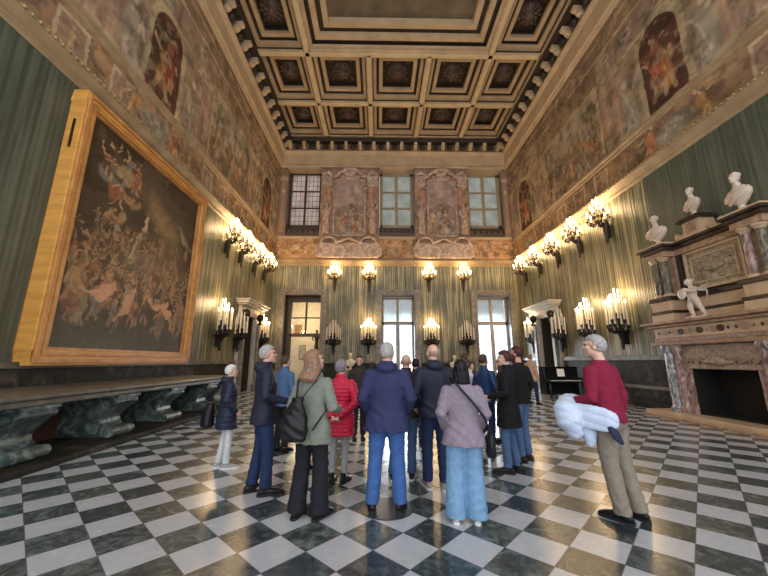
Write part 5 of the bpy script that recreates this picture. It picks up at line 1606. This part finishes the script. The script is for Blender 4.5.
K = {
 'navy_puffer': cloth('navy_padded_nylon', (0.020, 0.026, 0.048), .5), 'navy_black': cloth('blue_black_nylon', (0.018, 0.021, 0.038), .6),
 'sage': cloth('sage_green_cotton', (0.18, 0.20, 0.165), .9), 'crimson': cloth('crimson_quilted_nylon', (0.52, 0.016, 0.055), .45),
 'indigo': cloth('indigo_coat_fabric', (0.026, 0.030, 0.085), .8), 'charcoal': cloth('charcoal_brown_nylon', (0.022, 0.018, 0.020), .6),
 'lilac': cloth('lilac_grey_wool', (0.23, 0.19, 0.235), .95), 'maroon': cloth('maroon_wool', (0.20, 0.012, 0.038), .9), 'blackwool': cloth('black_wool', (0.010, 0.010, 0.012), .9),
 'peach': cloth('peach_beige_jacket', (0.52, 0.33, 0.22), .85), 'white': cloth('white_cotton', (0.62, 0.62, 0.64), .9), 'bluegloss': cloth('dark_blue_glossy_nylon', (0.02, 0.045, 0.12), .35),
 'red': cloth('red_cotton', (0.45, 0.03, 0.03), .8), 'brownshirt': cloth('dark_brown_shirt', (0.035, 0.026, 0.024), .8),
 'jeans_dk': cloth('dark_blue_denim', (0.018, 0.032, 0.085), .85), 'jeans': cloth('bright_blue_denim', (0.045, 0.11, 0.30), .85), 'jeans_mid': cloth('mid_blue_denim', (0.07, 0.13, 0.25), .85),
 'jeans_lt': cloth('light_blue_denim', (0.17, 0.31, 0.49), .9), 'wht_trs': cloth('off_white_trousers', (0.60, 0.62, 0.62), .9), 'blk_trs': cloth('black_trousers', (0.014, 0.015, 0.020), .85),
 'grey_trs': cloth('grey_leggings', (0.30, 0.29, 0.30), .9), 'khaki': cloth('grey_khaki_cotton', (0.235, 0.205, 0.165), .9), 'navy_trs': cloth('navy_trousers', (0.025, 0.03, 0.07), .9),
 'leather': cloth('black_leather', (0.012, 0.012, 0.014), .3), 'greyshoe': cloth('grey_suede', (0.35, 0.35, 0.35), .8), 'beigeshoe': cloth('beige_sneaker', (0.40, 0.35, 0.29), .8), 'brownleather': cloth('dark_brown_leather', (0.05, 0.028, 0.018), .4),
 'sole_w': cloth('white_rubber', (0.75, 0.74, 0.72), .6), 'sole_k': cloth('black_rubber', (0.02, 0.02, 0.02), .6),
 'h_white': cloth('white_hair', (0.62, 0.60, 0.57), .7, .2, 60), 'h_grey': cloth('grey_hair', (0.33, 0.32, 0.31), .7, .3, 60), 'h_dgrey': cloth('dark_grey_curly_hair', (0.22, 0.19, 0.21), .7, .5, 50),
 'h_blond': cloth('brown_blond_hair', (0.24, 0.135, 0.085), .6, .35, 60), 'h_black': cloth('black_hair', (0.006, 0.006, 0.009), .4, .2, 60), 'h_auburn': cloth('dark_auburn_hair', (0.055, 0.016, 0.015), .5, .3, 60), 'h_brown': cloth('brown_hair', (0.07, 0.04, 0.025), .6, .3, 60), 'h_stub': cloth('cropped_fair_hair', (0.38, 0.26, 0.19), .8, .1, 60),
}
SK1, SK2, SK3 = (0.60, 0.36, 0.27), (0.55, 0.30, 0.22), (0.46, 0.27, 0.19)

p1 = person('short elderly person with white hair in a long dark navy padded coat and white trousers', (-2.32, 5.50), 62, 1.50, SK1,
    dict(mat=K['navy_puffer'], hem=.66, flare=.03, puff=.022, quilt=.085, hood=True, name='padded_coat'), dict(mat=K['wht_trs'], w_knee=.064, w_hem=.055), (K['greyshoe'], K['sole_w']),
    ('short', K['h_white']), ('pocket', 'pocket'), (10, 6), [(-.08, -.05, -8), (.08, .05, 8)], male=False, build=1.02, seed=1)
p2 = person('grey-haired man with glasses in a navy black jacket and dark jeans, standing side-on at left', (-1.44, 4.50), 66, 1.76, SK2,
    dict(mat=K['navy_black'], hem=.80, flare=.02, puff=.012, hood=True), dict(mat=K['jeans_dk'], w_knee=.074, w_hem=.066), (K['leather'], K['sole_k']),
    ('short', K['h_grey']), ('down', 'hold'), (12, 8), [(-.10, -.06, -10), (.10, .08, 5)], build=1.03, seed=2, boots=True)
g = on_person('eyeglasses', 'thin glasses worn by the grey-haired man in the navy black jacket', 'glasses', p2)
gm = MB()
for e in (-1, 1):
    pts = [(.018 + e * .031 + .024 * math.cos(a), .135 + .03 , 1.665 + .019 * math.sin(a)) for a in np.linspace(0, 2 * PI, 13)]
    gm.tube(pts, .0022, 5, True)
    gm.tube([(e * .055 + .018, .165, 1.668), (e * .08 + .004, .05, 1.668)], .002, 5)
gm.tube([(.012, .166, 1.67), (.026, .166, 1.67)], .002, 5)
go = gm.build('glasses_frame', K['leather'], g, True)
go.rotation_euler = (0, 0, R(-10)); 
p3 = person('woman with shoulder-length brown blond hair in a sage green coat and wide black trousers', (-.71, 3.86), 20, 1.68, SK1,
    dict(mat=K['sage'], hem=.76, flare=.045, puff=.014, hood=True, name='coat', wr=.007), dict(mat=K['blk_trs'], w_thigh=.10, w_knee=.085, w_hem=.10, hem=.03), (K['leather'], K['sole_k']),
    ('long', K['h_blond']), ('hold', 'hold'), (28, 12), [(-.13, -.02, -8), (.12, .03, 14)], male=False, build=1.08, seed=3)
p4 = person('woman with curly dark grey hair in a long crimson quilted coat and grey leggings', (-.52, 4.86), 12, 1.57, SK1,
    dict(mat=K['crimson'], hem=.66, flare=.02, puff=.022, quilt=.055, name='quilted_coat'), dict(mat=K['grey_trs'], w_thigh=.078, w_knee=.056, w_hem=.046, hem=.09), (K['leather'], K['sole_k']),
    ('curly', K['h_dgrey']), ('behind', 'behind'), (20, 5), [(-.10, 0, -6), (.08, .03, 10)], male=False, build=1.12, seed=4, boots=True)
p5 = person('man in a dark brown shirt and black trousers facing the camera beyond the crimson coat', (-.40, 7.35), 172, 1.69, SK2,
    dict(mat=K['brownshirt'], hem=.86, flare=0, puff=.004), dict(mat=K['blk_trs']), (K['leather'], K['sole_k']),
    ('short', K['h_brown']), ('down', 'down'), (10, -4), None, fine=False, seed=5)
p6 = person('grey-haired man seen from behind in a long indigo navy coat and bright blue jeans', (.10, 4.03), 4, 1.77, SK2,
    dict(mat=K['indigo'], hem=.80, flare=.05, puff=.020, hood=True, name='coat', wr=.005), dict(mat=K['jeans'], w_thigh=.098, w_knee=.080, w_hem=.074, hem=.04), (K['leather'], K['sole_k']),
    ('short', K['h_grey']), ('pocket', 'pocket'), (18, 4), [(-.16, 0, -10), (.14, .02, 12)], build=1.08, seed=6)
p7 = person('bald man in a short charcoal padded jacket and jeans, half hidden behind the indigo coat', (.40, 4.95), 5, 1.66, SK2,
    dict(mat=K['charcoal'], hem=.86, flare=.01, puff=.018, quilt=.09), dict(mat=K['jeans_mid'], w_knee=.07, w_hem=.062), (K['leather'], K['sole_w']),
    ('fringe', K['h_stub']), ('down', 'down'), (0, 2), [(-.22, .0, -8), (.06, .04, 6)], seed=7)
p8 = person('tall bald man seen from behind in a navy black jacket and dark jeans', (.74, 4.62), -8, 1.79, SK1,
    dict(mat=K['navy_black'], hem=.84, flare=.01, puff=.012, hood=True), dict(mat=K['jeans_dk'], w_knee=.072, w_hem=.062), (K['beigeshoe'], K['sole_w']),
    ('fringe', K['h_stub']), ('pocket', 'hold'), (-12, 6), [(-.10, .06, -4), (.09, -.02, 12)], build=1.05, seed=8)
p9 = person('woman with black bobbed hair in a lilac grey jacket and wide light blue jeans', (.90, 3.76), 6, 1.575, SK1,
    dict(mat=K['lilac'], hem=.80, flare=.05, puff=.022, collar=False, wr=.006), dict(mat=K['jeans_lt'], w_thigh=.11, w_knee=.105, w_hem=.115, hem=.015), (K['sole_w'], K['sole_w']),
    ('bob', K['h_black']), ('pocket', 'pocket'), (2, 6), [(-.13, 0, 0), (.11, 0, 8)], male=False, build=1.12, seed=9)
p10 = person('woman with long dark hair in a dark top, far back beside the white shirt', (2.05, 8.1), 40, 1.74, SK3,
    dict(mat=K['brownshirt'], hem=.84, flare=0), dict(mat=K['blk_trs']), (K['leather'], K['sole_k']),
    ('long', K['h_brown']), ('down', 'down'), (20, 0), None, male=False, fine=False, seed=10)
p11 = person('brown-haired woman in a white shirt between the lilac jacket and the blue jacket', (1.86, 7.0), 75, 1.56, SK1,
    dict(mat=K['white'], hem=.84, flare=.01), dict(mat=K['navy_trs']), (K['leather'], K['sole_w']),
    ('tied', K['h_brown']), ('down', 'hold'), (10, 4), None, male=False, fine=False, seed=11)
p12 = person('man in a glossy dark blue jacket, dark jeans and white-soled sneakers, facing right', (1.98, 6.42), 58, 1.68, SK2,
    dict(mat=K['bluegloss'], hem=.84, flare=.01, puff=.016), dict(mat=K['jeans_dk']), (K['greyshoe'], K['sole_w']),
    ('short', K['h_brown']), ('down', 'hold'), (-8, 4), None, fine=False, seed=12)
p13 = person('dark-haired woman in a black top and white trousers beside the long black coat', (2.50, 7.05), -55, 1.58, SK1,
    dict(mat=K['blackwool'], hem=.86, flare=0), dict(mat=K['wht_trs'], w_thigh=.1, w_knee=.09, w_hem=.09), (K['leather'], K['sole_k']),
    ('bob', K['h_brown']), ('clasp', 'clasp'), (-10, 6), None, male=False, fine=False, seed=13)
p14 = person('woman with short auburn hair in a knee-length black coat and blue jeans, facing left', (1.93, 5.22), -62, 1.71, SK1,
    dict(mat=K['blackwool'], hem=.64, flare=.05, puff=.008, name='long_coat'), dict(mat=K['jeans_mid'], w_knee=.066, w_hem=.058), (K['leather'], K['sole_k']),
    ('tied', K['h_auburn']), ('hold', 'clasp'), (-14, 2), [(-.09, .06, -6), (.08, -.05, 8)], male=False, seed=14, boots=True)
p15 = person('man in a black sweater and faded jeans close behind the long black coat', (2.36, 5.80), -30, 1.80, SK2,
    dict(mat=K['blackwool'], hem=.86, flare=.0, puff=.008, collar=False), dict(mat=K['jeans_mid']), (K['brownleather'], K['sole_k']),
    ('short', K['h_auburn']), ('down', 'pocket'), (-20, 4), None, seed=15)
p16 = person('person in a peach beige jacket and navy trousers, far back near the right side door', (5.75, 12.9), 60, 1.80, SK1,
    dict(mat=K['peach'], hem=.80, flare=.02, puff=.02), dict(mat=K['navy_trs']), (K['leather'], K['sole_k']),
    ('short', K['h_blond']), ('hold', 'down'), (10, 4), [(-.14, -.05, 0), (.12, .08, 0)], fine=False, seed=16)
p17 = person('grey-haired man in a maroon sweater and khaki trousers, standing alone at right', (2.53, 3.74), -28, 1.84, SK1,
    dict(mat=K['maroon'], hem=.90, flare=.0, puff=.010, collar=False, name='sweater', wr=.006), dict(mat=K['khaki'], w_thigh=.100, w_knee=.082, w_hem=.072, hem=.04), (K['leather'], K['sole_k']),
    ('short', K['h_grey']), ('hold', 'down'), (-26, 6), [(-.09, .02, -6), (.12, -.02, 10)], lean=(-.072, .03), build=1.02, seed=17)
p18 = person('person in a red jacket mostly hidden behind the sage green coat', (-.97, 5.35), 20, 1.60, SK2,
    dict(mat=K['red'], hem=.82, flare=.02, puff=.01), dict(mat=K['blk_trs']), (K['leather'], K['sole_k']),
    ('short', K['h_brown']), ('down', 'down'), (10, 0), None, fine=False, seed=18)
p19 = person('person in a blue jacket glimpsed behind the man with glasses', (-1.72, 6.4), 30, 1.66, SK2,
    dict(mat=K['jeans_mid'], hem=.82, flare=.02, puff=.01), dict(mat=K['blk_trs']), (K['leather'], K['sole_k']),
    ('short', K['h_brown']), ('down', 'down'), (10, 0), None, fine=False, seed=19)
p20 = person('dark-haired person in black between the two bald men, farther back', (.72, 6.6), 0, 1.60, SK2,
    dict(mat=K['blackwool'], hem=.82, flare=.02, puff=.01), dict(mat=K['navy_trs']), (K['leather'], K['sole_w']),
    ('short', K['h_black']), ('down', 'down'), (0, 0), None, fine=False, seed=20)

# ---- things carried
def strap_bag():
    t = on_person('backpack', 'black leather drawstring backpack on the back of the sage green coat', 'backpack', p3)
    t.location.z = 0; s = 1.68 / 1.75
    mb = MB()
    mb.loftz([(.79, -.03, -.30, .11, .055), (.82, -.03, -.31, .15, .085), (.95, -.03, -.31, .155, .095), (1.08, -.03, -.29, .12, .08), (1.15, -.03, -.27, .06, .045), (1.20, -.03, -.26, .075, .05)], 18)
    blob(mb, 'bag_body', K['leather'], t, .012, 2, lambda co, no: co + no * .006 * np.sin(co[:, 2:3] * 60 + co[:, :1] * 40))
    for e in (-1, 1):
        mb = MB(); mb.tube([(-.03 + e * .02, -.25, 1.17), (e * .10, -.165, 1.34), (e * .115, -.04, 1.47), (e * .13, .09, 1.38), (e * .17, .05, 1.10), (e * .14 - .02, -.20, .88)], [(.012, .006)] * 6, 6)
        mb.build('strap', K['leather'], t, True)
    MB().box(-.10, .04, -.405, -.395, .93, .935).build('zip', M['bronze'], t)
strap_bag()
t = on_person('shoulder_bag', 'black shoulder bag worn at the right hip over the lilac grey jacket', 'bag', p9)
mb = MB(); mb.loftz([(.60, .27, .0, .04, .10), (.63, .27, .0, .055, .125), (.80, .265, .0, .045, .12), (.84, .265, .0, .02, .09)], 16)
mb.build('bag_body', K['leather'], t, True)
mb = MB(); mb.tube([(.26, -.09, .84), (.20, -.145, 1.0), (.08, -.165, 1.16), (-.02, -.165, 1.27), (-.09, -.125, 1.36), (-.115, -.04, 1.405), (-.10, .06, 1.36), (.0, .15, 1.2), (.2, .14, .95), (.26, .09, .84)], [(.006, .017)] * 10, 6)
mb.build('strap', K['leather'], t, True)
t = on_person('shoulder_bag', 'teal blue bag hanging beside the man in the dark brown shirt', 'bag', p5)
mb = MB(); mb.loftz([(.62, -.12, .19, .07, .05), (.66, -.12, .19, .11, .06), (.88, -.12, .19, .10, .05), (.92, -.12, .19, .07, .03)], 14)
mb.build('bag_body', cloth('teal_nylon', (0.01, 0.19, 0.30), .4), t, True)
mb = MB(); mb.tube([(-.18, .19, .9), (-.20, .17, 1.15), (-.14, .06, 1.45), (-.05, .16, 1.2), (-.06, .19, .9)], .008, 6); mb.build('strap', K['leather'], t, True)
t = on_person('shoulder_bag', 'black bag hanging at the back of the elderly person in the long navy coat', 'bag', p1)
mb = MB(); mb.loftz([(.58, -.06, -.26, .10, .07), (.62, -.06, -.27, .16, .10), (.84, -.06, -.26, .15, .09), (.95, -.06, -.24, .08, .05)], 16)
blob(mb, 'bag_body', K['leather'], t, .014, 2)
mb = MB(); mb.tube([(-.1, -.24, .93), (-.1, -.19, 1.15), (-.09, -.05, 1.29), (-.09, .12, 1.15)], .010, 6); mb.build('strap', K['leather'], t, True)
# padded coat over the arm of the man in maroon
t = on_person('padded_jacket', 'pale blue quilted jacket folded over the arm of the man in maroon', 'jacket', p17)
mb = MB()
lean = shearer((-.072, .03))
mb.tube([(-.26, .25, 1.14), (-.38, .22, 1.07), (-.42, .18, .94), (-.38, .16, .84)], [(.09, .08), (.125, .10), (.125, .10), (.08, .07)], 16, 'round')
mb.tube([(-.20, .20, 1.13), (-.22, .14, .98), (-.24, .10, .82), (-.25, .10, .74)], [(.08, .09), (.085, .08), (.07, .07), (.05, .05)], 14, 'round')
mb.tube([(-.34, .18, 1.03), (-.31, .02, 1.01), (-.25, -.11, .99), (-.17, -.17, .99)], [(.045, .11), (.03, .13), (.025, .12), (.018, .07)], 14, 'round')
mb.tube([(-.34, .24, 1.10), (-.22, .22, 1.13), (-.1, .18, 1.10)], [.08, .085, .08], 14, 'round')
pale = cloth('pale_blue_quilted_nylon', (0.50, 0.58, 0.74), .55, .06)
def qf(co, no):
    d = .010 * (np.abs(np.sin((co[:, 2:3] * .8 + co[:, 0:1] * .5) * PI / .075)) ** .5 - .6)
    return lean(co + no * d)
blob(mb, 'jacket_shell', pale, t, .010, 3, qf)
mb = MB(); mb.tube([(-.22, -.12, .92), (-.20, -.15, .84), (-.17, -.17, .78)], [(.05, .03), (.07, .03), (.03, .02)], 10, 'round')
blob(mb, 'jacket_lining', K['navy_trs'], t, .012, 2, lambda co, no: lean(co))
MB().box(-.275, -.265, .30, .31, 1.0, 1.2).build('zip', K['leather'], t)
